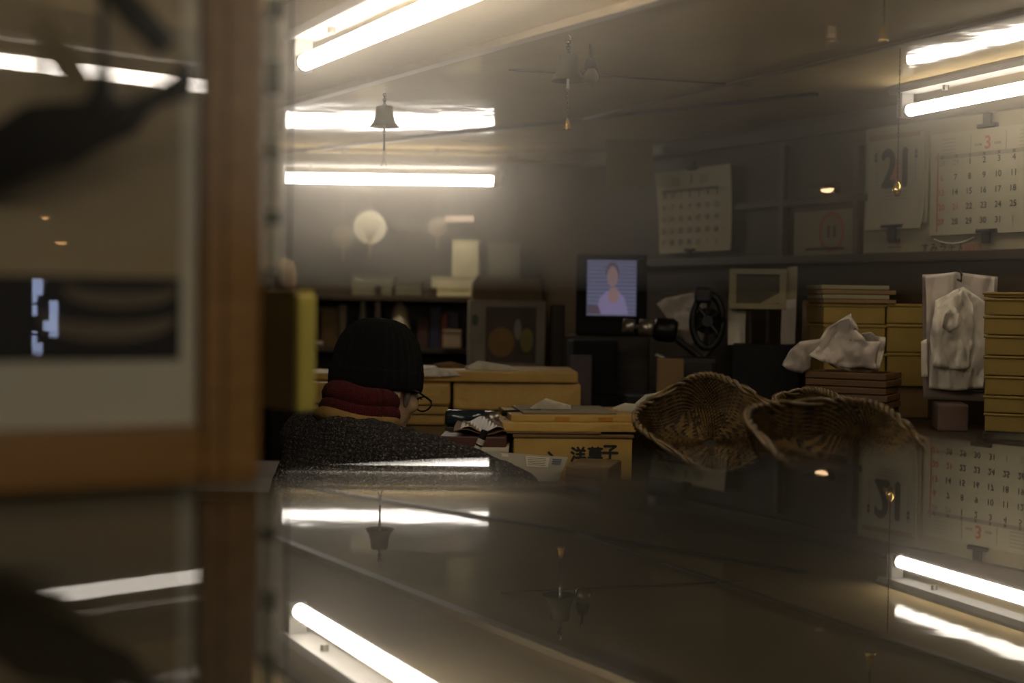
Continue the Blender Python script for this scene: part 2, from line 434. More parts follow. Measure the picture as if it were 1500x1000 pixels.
# the printed picture: brown backdrop, dark shelf, two pale bowls
M_PRINT = mat('print_brown', (0.60, 0.47, 0.25), 0.6, (0.42, 0.32, 0.17), 2.5)
M_PRINTD = mat('print_dark', (0.020, 0.017, 0.013), 0.6)
M_PRINTB = mat('print_bowl', (0.26, 0.21, 0.13), 0.6, (0.16, 0.12, 0.08), 6)
pr_ = obj('print', boxbm(((sM + sL) / 2, 0.008, (H - 0.02 + zM - zB_out) / 2), (sM - sL, 0.002, H - 0.02 - (zM - zB_out))), M_PRINT, frame)
_, zd, _ = fr(150, 405)
obj('printed_shelf', boxbm(((sM + sL) / 2, 0.0065, (zd + zM) / 2 - zB_out), (sM - sL, 0.001, zd - zM)), M_PRINTD, frame)
for (x0, x1, yt, yb) in ((95, 262, 425, 452), (60, 258, 468, 500)):
    pts = []
    s0, z0, _ = fr(x0, yt); s1, z1, _ = fr(x1, yb); zt = max(z0, z1) - zB_out; zb = min(z0, z1) - zB_out
    n = 12
    for k in range(n + 1):
        a = math.pi * k / n
        pts.append(((s0 + s1) / 2 - math.cos(a) * (s1 - s0) / 2, zt - math.sin(a) * (zt - zb) * 1.0))
    for k in range(n + 1):
        a = math.pi * (n - k) / n
        pts.append(((s0 + s1) / 2 - math.cos(a) * (s1 - s0) / 2, zt + 0.006 - math.sin(a) * (zt - zb) * 0.45))
    obj('printed_bowl', prismbm(pts, 0.0050, 0.0055), M_PRINTB, frame)
# glazing: real thin pane
mg = bpy.data.materials.new('picture_glass'); mg.use_nodes = True
nt = mg.node_tree; nt.nodes.remove(nt.nodes['Principled BSDF'])
gl = nt.nodes.new('ShaderNodeBsdfGlossy'); gl.inputs['Roughness'].default_value = 0.015
tr = nt.nodes.new('ShaderNodeBsdfTransparent'); mx = nt.nodes.new('ShaderNodeMixShader'); fz = nt.nodes.new('ShaderNodeFresnel')
fz.inputs[0].default_value = 1.75
nt.links.new(fz.outputs[0], mx.inputs[0]); nt.links.new(tr.outputs[0], mx.inputs[1]); nt.links.new(gl.outputs[0], mx.inputs[2])
nt.links.new(mx.outputs[0], nt.nodes['Material Output'].inputs[0])
bm = bmesh.new()
vv = [bm.verts.new((x, -0.004, z)) for x, z in ((sL, hb * 0.5), (sI, hb * 0.5), (sI, H - 0.02), (sL, H - 0.02))]
bm.faces.new(vv)
obj('glass_pane', bm, mg, frame)

# fish-shaped pot hook hanging in front of the picture
YF = 1.08
M_SOOT = mat('sooty_wood', (0.020, 0.016, 0.011), 0.55, (0.012, 0.010, 0.007), 10)
c = at(150, 128, YF)
fish = thing('pot_hook', 'sooty fish-shaped wooden pot hook hanging on a cord before the picture', 'pot hook', c)
outl = [(-90, 205), (-70, 178), (-20, 195), (40, 155), (85, 150), (120, 149), (150, 149), (190, 150), (215, 140), (240, 124), (258, 110),
        (264, 92), (272, 86), (281, 92), (284, 118), (279, 142), (262, 147), (240, 153), (222, 162), (208, 180), (196, 196), (170, 206),
        (145, 216), (120, 232), (100, 244), (60, 248), (20, 256), (-40, 266), (-90, 250), (-120, 230)]
pts = [(at(x, y, YF).x - c.x, at(x, y, YF).z - c.z) for x, y in outl]
bm = prismbm(pts, -0.012, 0.012)
es = [e for e in bm.edges if abs(e.verts[0].co.y - e.verts[1].co.y) < 1e-5]
bmesh.ops.bevel(bm, geom=es, offset=0.006, segments=2, affect='EDGES')
obj('fish', bm, M_SOOT, fish)
top_ = Vector((0, 0, CEIL - c.z))
obj('cord', tubebm([(0, 0, 0.0), top_], 0.0035, 8), M_SOOT, fish)
obj('cord_knot', lathebm([(0.0005, 0.035), (0.004, 0.022), (0.009, 0.0), (0.016, -0.012), (0.016, -0.018)], 14, (0, 0, -0.002)), M_SOOT, fish, smooth=True)
q0 = at(150, -30, YF) - c; q1 = at(243, 68, YF) - c
obj('slide_bar', tubebm([q0, q0.lerp(q1, 0.55), q1], [0.010, 0.012, 0.0105], 10), M_SOOT, fish, smooth=True)

# string of paper tags beside the frame
YS = 1.36
c = at(397, 402, YS); ct = at(397, 30, YS)
strip = thing('tag_strip', 'hanging green tape strip carrying pale paper tags beside the picture frame', 'tag strip', (c.x, YS, c.z))
M_TAPE = mat('green_tape', (0.10, 0.12, 0.055), 0.7)
M_TAG = mat('thin_tag_paper', (0.85, 0.80, 0.66), 0.8, (0.80, 0.75, 0.60), 5)
_nt = M_TAG.node_tree; _tl = _nt.nodes.new('ShaderNodeBsdfTranslucent'); _tl.inputs[0].default_value = (0.95, 0.90, 0.75, 1)
_mx = _nt.nodes.new('ShaderNodeMixShader'); _mx.inputs[0].default_value = 0.5
_nt.links.new(_nt.nodes['Principled BSDF'].outputs[0], _mx.inputs[1]); _nt.links.new(_tl.outputs[0], _mx.inputs[2])
_nt.links.new(_mx.outputs[0], _nt.nodes['Material Output'].inputs[0])
obj('tape', boxbm((0, 0.002, (CEIL - c.z) / 2), (0.0125, 0.001, CEIL - c.z)), M_TAPE, strip)
for (ya, yb) in ((330, 395), (234, 308), (140, 205), (28, 88), (-70, -5)):
    za, zb = at(397, yb, YS).z - c.z, at(397, ya, YS).z - c.z
    bm = bmesh.new(); sheet(bm, 0.0165, zb - za, 3, 4, lambda u, v: (0, 0.0008 * math.sin(v * 3), 0), (0, 0, za)); obj('tag', bm, M_TAG, strip)

# olive cloth folder hanging beyond the partition
YO = 1.75
w0, w1 = at(376, 430, YO), at(448, 600, YO); hh = at(420, 424, YO).z - w1.z
ol = thing('cloth_folder', 'olive yellow cloth folder hanging upright beside the partition', 'folder', ((w0.x + w1.x) / 2, YO, w1.z), R(-38))
ww = (w1.x - w0.x)
obj('cover', boxbm((-0.004, 0, hh / 2), (ww * 1.0, 0.006, hh), 0.002), mat('brown_cover', (0.20, 0.13, 0.045), 0.7), ol)
obj('spine', boxbm((ww * 0.5 - 0.002, 0.012, hh / 2 - 0.004), (0.010, 0.030, hh - 0.004), 0.004), M_OLIVE, ol)
obj('cover', boxbm((-0.004, 0.024, hh / 2), (ww * 1.0, 0.006, hh), 0.002), M_OLIVE, ol)
obj('hanging_cord', tubebm([(0, 0.012, hh), (0, 0.012, CEIL - w1.z)], 0.0015, 6), M_SOOT, ol)

# ------------------------------------------------------------------ glass-topped showcase under the lens
e0 = on_z(400, 719, TOP); e1 = on_z(1500, 644, TOP)
du = (e1 - e0).normalized(); dv = Vector((-du.y, du.x, 0))          # dv points away from the camera
Lc, Dc = 2.6, 1.15
org = e0 - du * 1.25
sh = thing('glass_showcase', 'glossy dark glass-topped showcase mirroring the lamps above it', 'showcase', (org.x, org.y, 0), math.atan2(du.y, du.x))
mt_ = bpy.data.materials.new('showcase_glass'); mt_.use_nodes = True
nt = mt_.node_tree; p_ = nt.nodes['Principled BSDF']
p_.inputs['Base Color'].default_value = (0.026, 0.023, 0.015, 1); p_.inputs['Roughness'].default_value = 0.012
p_.inputs['IOR'].default_value = 1.75
obj('glass_top', boxbm((Lc / 2, -Dc / 2, TOP - 0.004), (Lc, Dc, 0.008), 0.0015), mt_, sh)
M_CASE = mat('showcase_metal', (0.05, 0.045, 0.035), 0.4, metal=0.5)
obj('case', boxbm((Lc / 2, -Dc / 2, (TOP - 0.008) / 2), (Lc - 0.02, Dc - 0.02, TOP - 0.008), 0.004), M_CASE, sh)
# ------------------------------------------------------------------ bells
def big_bell(px, rim_y, top_y, hang_y, halfw, label, Y, strik):
    c = at(px, rim_y, Y); k = Y / FPX
    t = thing('hanging_bell', label, 'bell', c, group='bells hanging from the ceiling batten')
    r = halfw * k; h = (rim_y - top_y) * k
    prof = [(0.0005, h), (r * 0.50, h), (r * 0.57, h * 0.96), (r * 0.60, h * 0.72), (r * 0.66, h * 0.45), (r * 0.74, h * 0.25), (r * 0.88, h * 0.10),
            (r, h * 0.02), (r, 0), (r * 0.93, 0.0), (r * 0.70, h * 0.22), (r * 0.55, h * 0.6), (0.0005, h * 0.85)]
    obj('bell_cup', lathebm(prof, 32), M_BRONZE, t, smooth=True)
    bm = bmesh.new(); hz = CEIL - c.z - 0.012
    link_chain(bm, (0, 0, h), (0, 0, h + (hz - h) * 0.72), 5, 0.0036, 0.0016)
    obj('chain', bm, M_BLACKM, t)
    pts = [(0.004 * math.sin(a), 0, h + (hz - h) * 0.72 + (hz - h) * 0.28 * a / 3.14) for a in (0, .5, 1, 1.6, 2.2, 2.7, 3.14)]
    obj('hook', tubebm(pts, 0.0012, 6), M_STEEL, t)
    obj('clapper', lathebm([(0.0005, 0.012), (0.0045, 0.010), (0.0045, 0.006), (0.003, 0.004), (0.0025, -0.010), (0.004, -0.013), (0.003, -0.017), (0.0005, -0.018)], 12), M_STEEL, t, smooth=True)
    return t, k
t, k = big_bell(832, 119, 81, 46, 25.2, 'dull bronze bell with a tiny brass bell chained below it', 2.84, None)
z0 = -0.016; z1 = -(172 - 119) * k
bm = bmesh.new(); link_chain(bm, (0, 0, z0), (0, 0, z1), 12, 0.0022, 0.0009); obj('lower_chain', bm, M_BLACKM, t)
rb = 7.0 * k; hb_ = 17 * k
sb = obj('small_bell', lathebm([(0.0005, 0), (rb * 0.25, -0.0005), (rb * 0.28, -hb_ * 0.2), (rb * 0.55, -hb_ * 0.25), (rb * 0.62, -hb_ * 0.6), (rb * 0.75, -hb_ * 0.85), (rb, -hb_ * 0.97),
                                (rb, -hb_), (rb * 0.6, -hb_ * 0.9), (0.0005, -hb_ * 0.5)], 20, (0, 0, z1)), M_BRASS, t, smooth=True)
t, k = big_bell(563, 186, 156, 125, 21.7, 'dull bronze bell with a looped wire pull below its clapper', 3.6, None)
obj('lower_rod', tubebm([(0, 0, -0.016), (0, 0, -0.06)], 0.0026, 8), M_BLACKM, t)
bm = bmesh.new(); link_chain(bm, (0, 0, -0.058), (0, 0, -0.078), 1, 0.004, 0.0012); obj('ring', bm, M_STEEL, t)
for s in (-1, 1):
    obj('pull_wire', tubebm([(0, 0, -0.076), (s * 0.003, 0, -0.088), (s * 0.007, 0, -0.100)], 0.0016, 6), M_STEEL, t)
# tiny bell on a chain below the ceiling, and the brass bell dangling before the day calendar
def tiny_bell(px, py_top, py_bot, Y, label, m, halfw, round_=False):
    c = at(px, py_bot, Y); k = Y / FPX; h = (py_bot - py_top) * k; r = halfw * k
    t = thing('tiny_bell', label, 'bell', c)
    if round_:
        prof = [(0.0005, 0), (r * 0.6, h * 0.06), (r, h * 0.35), (r, h * 0.5), (r * 0.85, h * 0.75), (r * 0.4, h * 0.93), (r * 0.2, h), (0.0005, h)]
    else:
        prof = [(0.0005, h * 0.5), (r * 0.9, 0), (r, 0.0005), (r * 0.9, h * 0.15), (r * 0.55, h * 0.4), (r * 0.5, h * 0.8), (r * 0.25, h), (0.0005, h)]
    obj('bell_cup', lathebm(prof, 18), m, t, smooth=True)
    bm = bmesh.new(); link_chain(bm, (0, 0, h), (0, 0, CEIL - c.z), max(6, int((CEIL - c.z - h) / 0.009)), 0.0014, 0.0005)
    obj('chain', bm, M_BLACKM, t)
tiny_bell(1294, 38, 61, 2.5, 'tiny brass bell on a dark chain near the ceiling', M_BRASS, 8)
tiny_bell(1314, 266, 288, 3.0, 'round brass jingle bell dangling before the day calendar', M_BRASS, 6.5, True)
# bare bulb on its cord
c = at(866, 100, 3.0); k = 3.0 / FPX
t = thing('light_bulb', 'unlit bare light bulb on a drooping cord beside the bronze bell', 'light bulb', c)
obj('socket', lathebm([(0.0005, 0.022), (0.010, 0.020), (0.014, 0.010), (0.015, -0.002), (0.0005, -0.002)], 18), M_BLACK, t, smooth=True)
M_BULB = mat('bulb_glass', (0.10, 0.075, 0.03), 0.08, spec=0.8)
obj('bulb', lathebm([(0.010, 0.0), (0.013, -0.006), (0.018, -0.016), (0.018, -0.024), (0.012, -0.033), (0.0005, -0.036)], 20), M_BULB, t, smooth=True)
cu = [(0, 0, 0.02), (-0.004, 0, 0.06), (-0.010, 0, 0.10)]; cu.append((-0.012, 0, CEIL - c.z))
obj('cord', tubebm(cu, 0.0028, 7), M_BLACK, t)

# ------------------------------------------------------------------ calendars and papers on the side wall
def wall_thing(name, label, cat, px0, py_bot, px1, py_top, off, group=None):
    """Empty at the lower left corner; returns (thing, width, height)"""
    mx = (px0 + px1) / 2
    a = wall_pt(px0, py_bot, off); b = wall_pt(px1, py_bot, off)
    zb = (a.z + wall_pt(px1, py_bot, off).z) / 2
    w = (Vector((b.x, b.y, 0)) - Vector((a.x, a.y, 0))).length
    zt = wall_pt(mx, py_top, off).z; zb = wall_pt(mx, py_bot, off).z
    t = thing(name, label, cat, (a.x, a.y, zb), RZ_WALL, group)
    return t, w, zt - zb
def grid_page(t, w, h, x0, x1, z_first, dz, fh, y=-0.003):
    dx = (x1 - x0) / 6
    rows = [['28', '29', '1', '2', '3', '4', '5'], ['6', '7', '8', '9', '10', '11', '12'], ['13', '14', '15', '16', '17', '18', '19'],
            ['20', '21', '22', '23', '24', '25', '26'], ['27', '28', '29', '30', '31', '1', '2']]
    bk, rd, gy = bmesh.new(), bmesh.new(), bmesh.new()
    for r_, row in enumerate(rows):
        for c_, s in enumerate(row):
            b = rd if (c_ == 0 and not (r_ == 0)) or (r_ == 3 and c_ == 1) else bk
            if (r_ == 0 and c_ < 2) or (r_ == 4 and c_ > 4): b = gy
            text(b, s, x0 + dx * c_, z_first - dz * r_, fh, y, bold=fh * 0.03)
            if b is not gy:
                text(gy, '・・', x0 + dx * (c_ + 0.5), z_first - dz * r_, fh * 0.12, y)
    obj('dates_print', bk, M_INK, t, kind='stuff'); obj('sunday_print', rd, M_RED, t, kind='stuff'); obj('faint_print', gy, M_GREYINK, t, kind='stuff')
def clip(t, x, z, s, up=True, m=None):
    m = m or M_BLACK
    sg = 1 if up else -1
    o = obj('binder_clip', boxbm((x, -0.008, z), (0.062 * s, 0.010, 0.010 * s), 0.002), m, t)
    bm = boxbm((x, -0.009, z + sg * 0.017 * s), (0.026 * s, 0.006, 0.028 * s), 0.002)
    obj('handle', bm, m, o)
# the large cream board with the month calendar and the day calendar hanging on it
board, W, Hh = wall_thing('backing_board', 'large cream advertising board behind the day and month calendars', 'board', 1266, 381, 1560, 168, 0.012)
obj('panel', boxbm((W / 2, 0, Hh / 2), (W, 0.008, Hh), 0.002), M_CREAM, board)
def bl(px, py):      # place on the board plane, local x / z
    q = wall_pt(px, py, 0.012); d = Vector((q.x, q.y, 0)) - Vector((board.location.x, board.location.y, 0))
    return d.dot(A), q.z - board.location.z
bm = bmesh.new()
for i, ch in enumerate('すみラ十人'):
    x, z = bl(1357 + i * 13, 363); text(bm, ch, x, z, 0.022, -0.0046, bold=0.0008)
obj('board_lettering', bm, M_INK, board, kind='stuff')
bm = bmesh.new(); x, z = bl(1425, 362); text(bm, '1330110', x, z, 0.017, -0.0046, w=0.062, bold=0.0006); obj('board_numbers', bm, M_RED, board)
bm = bmesh.new(); x, z = bl(1312, 353); [box(bm, (x - 0.018 + i * 0.012, -0.0046, z), (0.008, 0.0006, 0.011)) for i in range(4)]; x, z = bl(1312, 362)
box(bm, (x, -0.0046, z), (0.05, 0.0006, 0.003)); obj('board_imprint', bm, M_INK, board, kind='stuff')
bm = bmesh.new(); x, z = bl(1318, 356); box(bm, (x, -0.0050, z), (0.014, 0.0006, 0.008)); obj('board_seal', bm, M_RED, board)
xa, za = bl(1371, 340); xb, zb = bl(1430, 340)
obj('wire_handle', tubebm([(xa + (xb - xa) * u, -0.008 , (bl(1371, 350)[1]) - 0.014 * math.sin(math.pi * u)) for u in (0, .15, .3, .5, .7, .85, 1)], 0.0018, 6), M_WHITEP, board)

def curl(w, h, amt):
    return lambda u, v: (0, -amt * max(0, (0.35 - v) / 0.35) ** 2 - amt * 0.5 * max(0, (u - 0.8) / 0.2) ** 2, 0)
cal, W, Hh = wall_thing('month_calendar', 'big white month calendar page with a red 3 and black dates', 'calendar', 1362, 341, 1560, 186, 0.028)
bm = bmesh.new(); sheet(bm, W, Hh, 12, 10, lambda u, v: (0, 0, 0), (W / 2, 0, 0)); o = obj('page', bm, M_PAPER, cal); thicken(o, 0.003)
def cl(px, py):
    q = wall_pt(px, py, 0.028); d = Vector((q.x, q.y, 0)) - Vector((cal.location.x, cal.location.y, 0))
    return d.dot(A), q.z - cal.location.z
x0 = cl(1380, 300)[0]; x5 = cl(1485, 300)[0]; dx = (x5 - x0) / 5
z1 = cl(1422, 235.5)[1]; z5 = cl(1422, 323)[1]; dzr = (z1 - z5) / 4
grid_page(cal, W, Hh, x0, x0 + dx * 6, z1, dzr, dzr * 0.40)
zb_ = cl(1448, 224)[1]
bm = bmesh.new(); box(bm, (x0 + dx * 3, -0.0026, zb_), (dx * 7, 0.0008, 0.010)); obj('weekday_bar', bm, M_GREYINK, cal)
bm = bmesh.new()
for i, ch in enumerate('日月火水木金土'): text(bm, ch, x0 + dx * i, zb_, 0.009, -0.0034, bold=0.0004)
obj('weekday_print', bm, M_INK, cal, kind='stuff')
x3, z3 = cl(1448, 208)
bm = bmesh.new(); text(bm, '3', x3, z3, 0.032, -0.003, bold=0.001); box(bm, (cl(1374, 290)[0], -0.0026, Hh * 0.42), (0.004, 0.0006, Hh * 0.78)); obj('month_print', bm, M_RED, cal, kind='stuff')
bm = bmesh.new()
[box(bm, (x3 + s_ * 0.031, -0.0028, z3 - 0.004), (0.020, 0.0006, 0.006)) for s_ in (-1, 1)]
for j in range(5):
    for i in range(7): box(bm, (cl(1383, 208)[0] + i * 0.0062, -0.0026, z3 + 0.018 - j * 0.009), (0.0035, 0.0005, 0.003))
    for i in range(7): box(bm, (cl(1496, 200)[0] + i * 0.0062, -0.0026, z3 + 0.020 - j * 0.009), (0.0035, 0.0005, 0.003))
for px in (1423, 1475): box(bm, (cl(px, 208)[0], -0.0026, z3), (0.0012, 0.0005, 0.045))
obj('header_print', bm, M_GREYINK, cal, kind='stuff')
x, z = cl(1450, 184); clip(cal, x, z, 1.0); x, z = cl(1448, 338); clip(cal, x, z, 1.0, up=False)

day, W, Hh = wall_thing('day_calendar', 'tear-off day calendar showing a large 21 with a black clip', 'calendar', 1271, 336, 1354, 197, 0.030)
bm = bmesh.new(); sheet(bm, W, Hh, 10, 12, curl(W, Hh, 0.012), (W / 2, 0, 0)); o = obj('page', bm, M_PAPER, day); thicken(o, 0.003)
obj('page_block', boxbm((W / 2 + 0.002, 0.006, Hh / 2 + 0.008), (W, 0.007, Hh - 0.012), 0.002), M_CREAM, day)
obj('header_strip', boxbm((W / 2, -0.002, Hh - 0.004), (W * 0.95, 0.004, 0.014), 0.001), M_CARD, day)
def dl(px, py):
    q = wall_pt(px, py, 0.030); d = Vector((q.x, q.y, 0)) - Vector((day.location.x, day.location.y, 0))
    return d.dot(A), q.z - day.location.z
xx, zz = dl(1314, 246)
bm = bmesh.new(); text(bm, '21', xx, zz, 0.098, -0.0100, w=0.088, bold=0.0042); obj('day_number', bm, M_INK, day)
bm = bmesh.new(); box(bm, (xx - 0.004, -0.0060, zz - 0.010), (0.040, 0.0008, 0.055)); obj('day_number_tint', bm, M_PINK, day)
bm = bmesh.new()
for i in range(9):
    box(bm, (dl(1286, 246)[0], -0.0042, zz + 0.045 - i * 0.011), (0.006, 0.0005, 0.007)); box(bm, (dl(1343, 246)[0], -0.0042, zz + 0.048 - i * 0.011), (0.005, 0.0005, 0.007))
for i in range(3): box(bm, (xx, -0.0042, dl(1314, 281 + i * 5)[1]), (0.085, 0.0005, 0.0022))
obj('side_print', bm, M_GREYINK, day, kind='stuff')
bm = bmesh.new(); [box(bm, (dl(px_, 225)[0], -0.0046, zz + 0.038 - i * 0.012), (0.009, 0.0006, 0.010)) for px_ in (1344, 1285) for i in range(2)]; obj('month_lettering', bm, M_INK, day, kind='stuff')
x, z = dl(1312, 331); o = obj('binder_clip', boxbm((x, -0.014, z), (0.075, 0.012, 0.008), 0.002), M_BLACK, day); obj('handle', boxbm((x, -0.012, z - 0.022), (0.032, 0.010, 0.038), 0.004), M_BLACK, o)

# smaller month calendar further along the wall
sc_, W, Hh = wall_thing('month_calendar', 'small curled month calendar hung alone on the dark panelling', 'calendar', 966, 370, 1070, 248, 0.02)
bm = bmesh.new(); sheet(bm, W, Hh, 14, 12, lambda u, v: (0.004 * math.sin(v * 3), -0.016 * max(0, (0.3 - u) / 0.3) ** 2 * v - 0.008 * v * v, 0.004 * u), (W / 2, 0, 0)); o = obj('page', bm, mat('thin_calendar_paper', (0.62, 0.56, 0.37), 0.8, (0.56, 0.50, 0.33), 5), sc_); thicken(o, 0.002)
def sl(px, py):
    q = wall_pt(px, py, 0.02); d = Vector((q.x, q.y, 0)) - Vector((sc_.location.x, sc_.location.y, 0))
    return d.dot(A), q.z - sc_.location.z
x0 = sl(977, 320)[0]; x6 = sl(1054, 320)[0]
z1 = sl(1016, 284)[1]; z5 = sl(1016, 354)[1]; dzr = (z1 - z5) / 4
grid_page(sc_, W, Hh, x0, x6, z1, dzr, dzr * 0.42, -0.012)
bm = bmesh.new(); box(bm, ((x0 + x6) / 2, -0.0135, sl(1016, 278)[1]), (x6 - x0 + 0.02, 0.0008, 0.008))
text(bm, '3', sl(1018, 262)[0], sl(1018, 262)[1], 0.026, -0.0155, bold=0.001)
for k in (-1, 1):
    for j in range(4): box(bm, ((x0 + x6) / 2 + k * 0.075, -0.0150, sl(1016, 268)[1] + j * 0.007), (0.045, 0.0005, 0.002))
obj('header_print', bm, M_GREYINK, sc_, kind='stuff')
x, z = sl(1018, 246); clip(sc_, x, z - 0.004, 0.8); x, z = sl(1013, 366); clip(sc_, x, z, 0.8, up=False)
# poster with the red ring
po, W, Hh = wall_thing('ring_poster', 'faded poster with a red ring mark on the dark panelling', 'poster', 1163, 375, 1257, 308, 0.006)
M_FADED = mat('faded_poster', (0.24, 0.21, 0.12), 0.8, (0.18, 0.15, 0.085), 6)
obj('sheet', boxbm((W / 2, 0, Hh / 2), (W, 0.003, Hh)), M_FADED, po)
bm = bmesh.new()
cx, cz = W * 0.60, Hh * 0.52
ring = [(math.cos(a) * 0.052, math.sin(a) * 0.058) for a in [i * math.pi / 14 for i in range(28)]]
for i in range(28):
    a, b = ring[i], ring[(i + 1) % 28]
    bm.faces.new([bm.verts.new((cx + a[0], -0.0025, cz + a[1])), bm.verts.new((cx + b[0], -0.0025, cz + b[1])), bm.verts.new((cx + b[0] * .8, -0.0025, cz + b[1] * .8)), bm.verts.new((cx + a[0] * .8, -0.0025, cz + a[1] * .8))])
obj('ring_print', bm, M_RED, po)
bm = bmesh.new(); [box(bm, (cx + s_ * 0.012, -0.0025, cz + 0.002), (0.010, 0.0006, 0.034)) for s_ in (-1, 1)]; box(bm, (W * 0.5, -0.0025, Hh * 0.16), (W * 0.6, 0.0006, 0.008)); obj('mark_print', bm, M_INK, po, kind='stuff')
# hanging beige paper at the back corner
a = at(887, 277, 4.75); b = at(957, 192, 4.75)
hp = thing('hanging_paper', 'beige paper sheet hanging from the back rail by the corner', 'paper', ((a.x + b.x) / 2, 4.75, a.z), R(-12))
bm = bmesh.new(); sheet(bm, b.x - a.x, b.z - a.z, 8, 8, lambda u, v: (0, 0.008 * math.sin(u * 5) * (1 - v), 0.01 * u * (1 - v)))
M_BEIGE = mat('beige_paper', (0.34, 0.26, 0.12), 0.8, (0.27, 0.205, 0.09), 5)
o = obj('sheet', bm, M_BEIGE, hp); thicken(o, 0.002)
for u in (-0.3, 0.3): obj('string', tubebm([(u * (b.x - a.x), 0, b.z - a.z), (u * (b.x - a.x), 0, CEIL - a.z)], 0.0012, 5), M_BEIGE, hp)
# glowing stand-in added for a warm lamp's reflection in the glass pane
c = wall_pt(1214, 279, 0.03)
wl = thing('warm_light', 'small warm half-round glow added on the panelling for a reflection in the glass', 'lamp', c, RZ_WALL)
M_WARM = mat('warm_glow', (0.9, 0.8, 0.6), 0.5, emit=((1.0, 0.62, 0.32), 1.8))
pts = [(-0.019, 0.004), (0.021, 0.005)] + [(0.021 * math.cos(a) , 0.004 - 0.010 * math.sin(a)) for a in (0.3, 0.8, 1.3, 1.8, 2.3, 2.8)]
obj('glow', prismbm(pts, -0.012, 0.0), M_WARM, wl)
obj('hood', boxbm((0, -0.018, 0.010), (0.070, 0.062, 0.010), 0.003), M_DARKWOOD, wl)  # deep hood added to screen the stand-in glow from the ceiling
obj('mount', boxbm((0, 0.018, 0.008), (0.030, 0.024, 0.030), 0.003), M_DARKWOOD, wl)
# ------------------------------------------------------------------ tables and counters
M_TABLE = wood('table_wood', (0.13, 0.085, 0.04), (0.085, 0.055, 0.026))
def table(name, label, cat, x0, x1, y0, y1, z, rz=0.0, loc=None, inset=0.05):
    w, d = x1 - x0, y1 - y0
    t = thing(name, label, cat, loc if loc else ((x0 + x1) / 2, (y0 + y1) / 2, 0), rz)
    obj('table_top', boxbm((0, 0, z - 0.015), (w, d, 0.03), 0.004), M_TABLE, t)
    obj('apron', boxbm((0, 0, z - 0.07), (w - 0.08, d - 0.08, 0.08), 0.003), M_TABLE, t)
    for sx in (-1, 1):
        for sy in (-1, 1):
            obj('leg', boxbm((sx * (w / 2 - inset), sy * (d / 2 - 0.05), (z - 0.03) / 2), (0.05, 0.05, z - 0.03), 0.004), M_TABLE, t)
    return t
ZT = 0.76
table('work_table', 'brown wooden work table piled with packages in front of the writer', 'table', -0.11, 0.33, 3.06, 3.86, ZT, inset=0.18)
table('low_table', 'low wooden side table carrying kraft packages behind the writer', 'table', -0.86, -0.13, 3.56, 4.25, ZT)
table('basket_stand', 'small wooden stand under the woven baskets', 'table', 0.20, 0.80, 2.22, 3.0, 0.875)
# counter running along the side wall
CZ = 0.955
wcp = WP + A * 0.35 + WN * 0.30
wc = thing('wall_counter', 'dark wooden counter along the panelled wall under the calendars', 'counter', (wcp.x, wcp.y, 0), RZ_WALL)
obj('counter_top', boxbm((1.0, 0.0, CZ - 0.0175), (2.0, 0.58, 0.035), 0.004), M_DARKWOOD, wc)
obj('counter_body', boxbm((1.0, 0.02, (CZ - 0.035) / 2), (1.96, 0.52, CZ - 0.035), 0.004), M_DARKWOOD, wc)

def pxbox(name, label, cat, px0, py0, px1, py1, Y, depth, m, rz=0.0, bev=0.005, z0=None, group=None, lid=None, parts=None):
    """box whose front face fills the pixel rectangle at depth Y (py0 top, py1 bottom)"""
    a, b = at(px0, py1, Y), at(px1, py0, Y)
    w, zb, zt = (b.x - a.x), at((px0 + px1) / 2, py1, Y).z, at((px0 + px1) / 2, py0, Y).z
    if z0 is not None: zb = z0
    c = Vector(((a.x + b.x) / 2, Y, zb))
    t = thing(name, label, cat, c, rz, group)
    w /= max(0.6, math.cos(rz))
    hgt = zt - zb
    if lid:
        obj('body', boxbm((0, depth / 2, (hgt - lid) / 2), (w, depth, hgt - lid), bev), m, t)
        obj('lid', boxbm((0, depth / 2, hgt - lid / 2), (w + 0.006, depth + 0.006, lid), bev), m, t)
    else:
        obj('body', boxbm((0, depth / 2, hgt / 2), (w, depth, hgt), bev), m, t)
    t['_w'], t['_h'], t['_d'] = w, hgt, depth
    return t
# ------------------------------------------------------------------ kraft packages behind the writer
def zpx(px, py, Y): return at(px, py, Y).z
YK = 3.72
za = zpx(560, 622, YK); zb = zpx(560, 606, YK); zc = zpx(560, 592, YK); zd = zpx(560, 560, YK)
K = 'kraft packages stacked behind the writer'
def pkg(label, px0, px1, zlo, zhi, Y, d, m=M_KRAFT, rz=0.0, bev=0.006, fold=True, tape=False):
    a, b = at(px0, 560, Y), at(px1, 560, Y); w = b.x - a.x
    t = thing('kraft_package', label, 'package', ((a.x + b.x) / 2, Y, zlo), rz, K)
    h = zhi - zlo - 0.0012
    bm = boxbm((0, d / 2, h / 2), (w, d, h), bev)
    bmesh.ops.subdivide_edges(bm, edges=[e for e in bm.edges if e.calc_length() > 0.05], cuts=5, use_grid_fill=True)
    for v in bm.verts:
        v.co += Vector((0, -1, 0)) * 0.004 * abs(noise.noise(v.co * 14 + Vector((px0, 0, 0))))
    obj('wrapping', bm, m, t, smooth=False)
    if fold:
        e = w / 2
        bm = prismbm([(e - 0.055, h * 0.08), (e + 0.001, h * 0.12), (e + 0.001, h * 0.96)], -0.004, 0.002)
        obj('end_fold', bm, M_KRAFT2, t)
    if tape:
        obj('tape', boxbm((w * 0.1, d / 2, h / 2), (0.03, d + 0.010, h + 0.010), 0.002), M_KRAFT2, t)
    return t
pkg('wide plain carton at the foot of the kraft package stack', 440, 656, ZT, za, YK + 0.02, 0.34, M_CARD, fold=False)
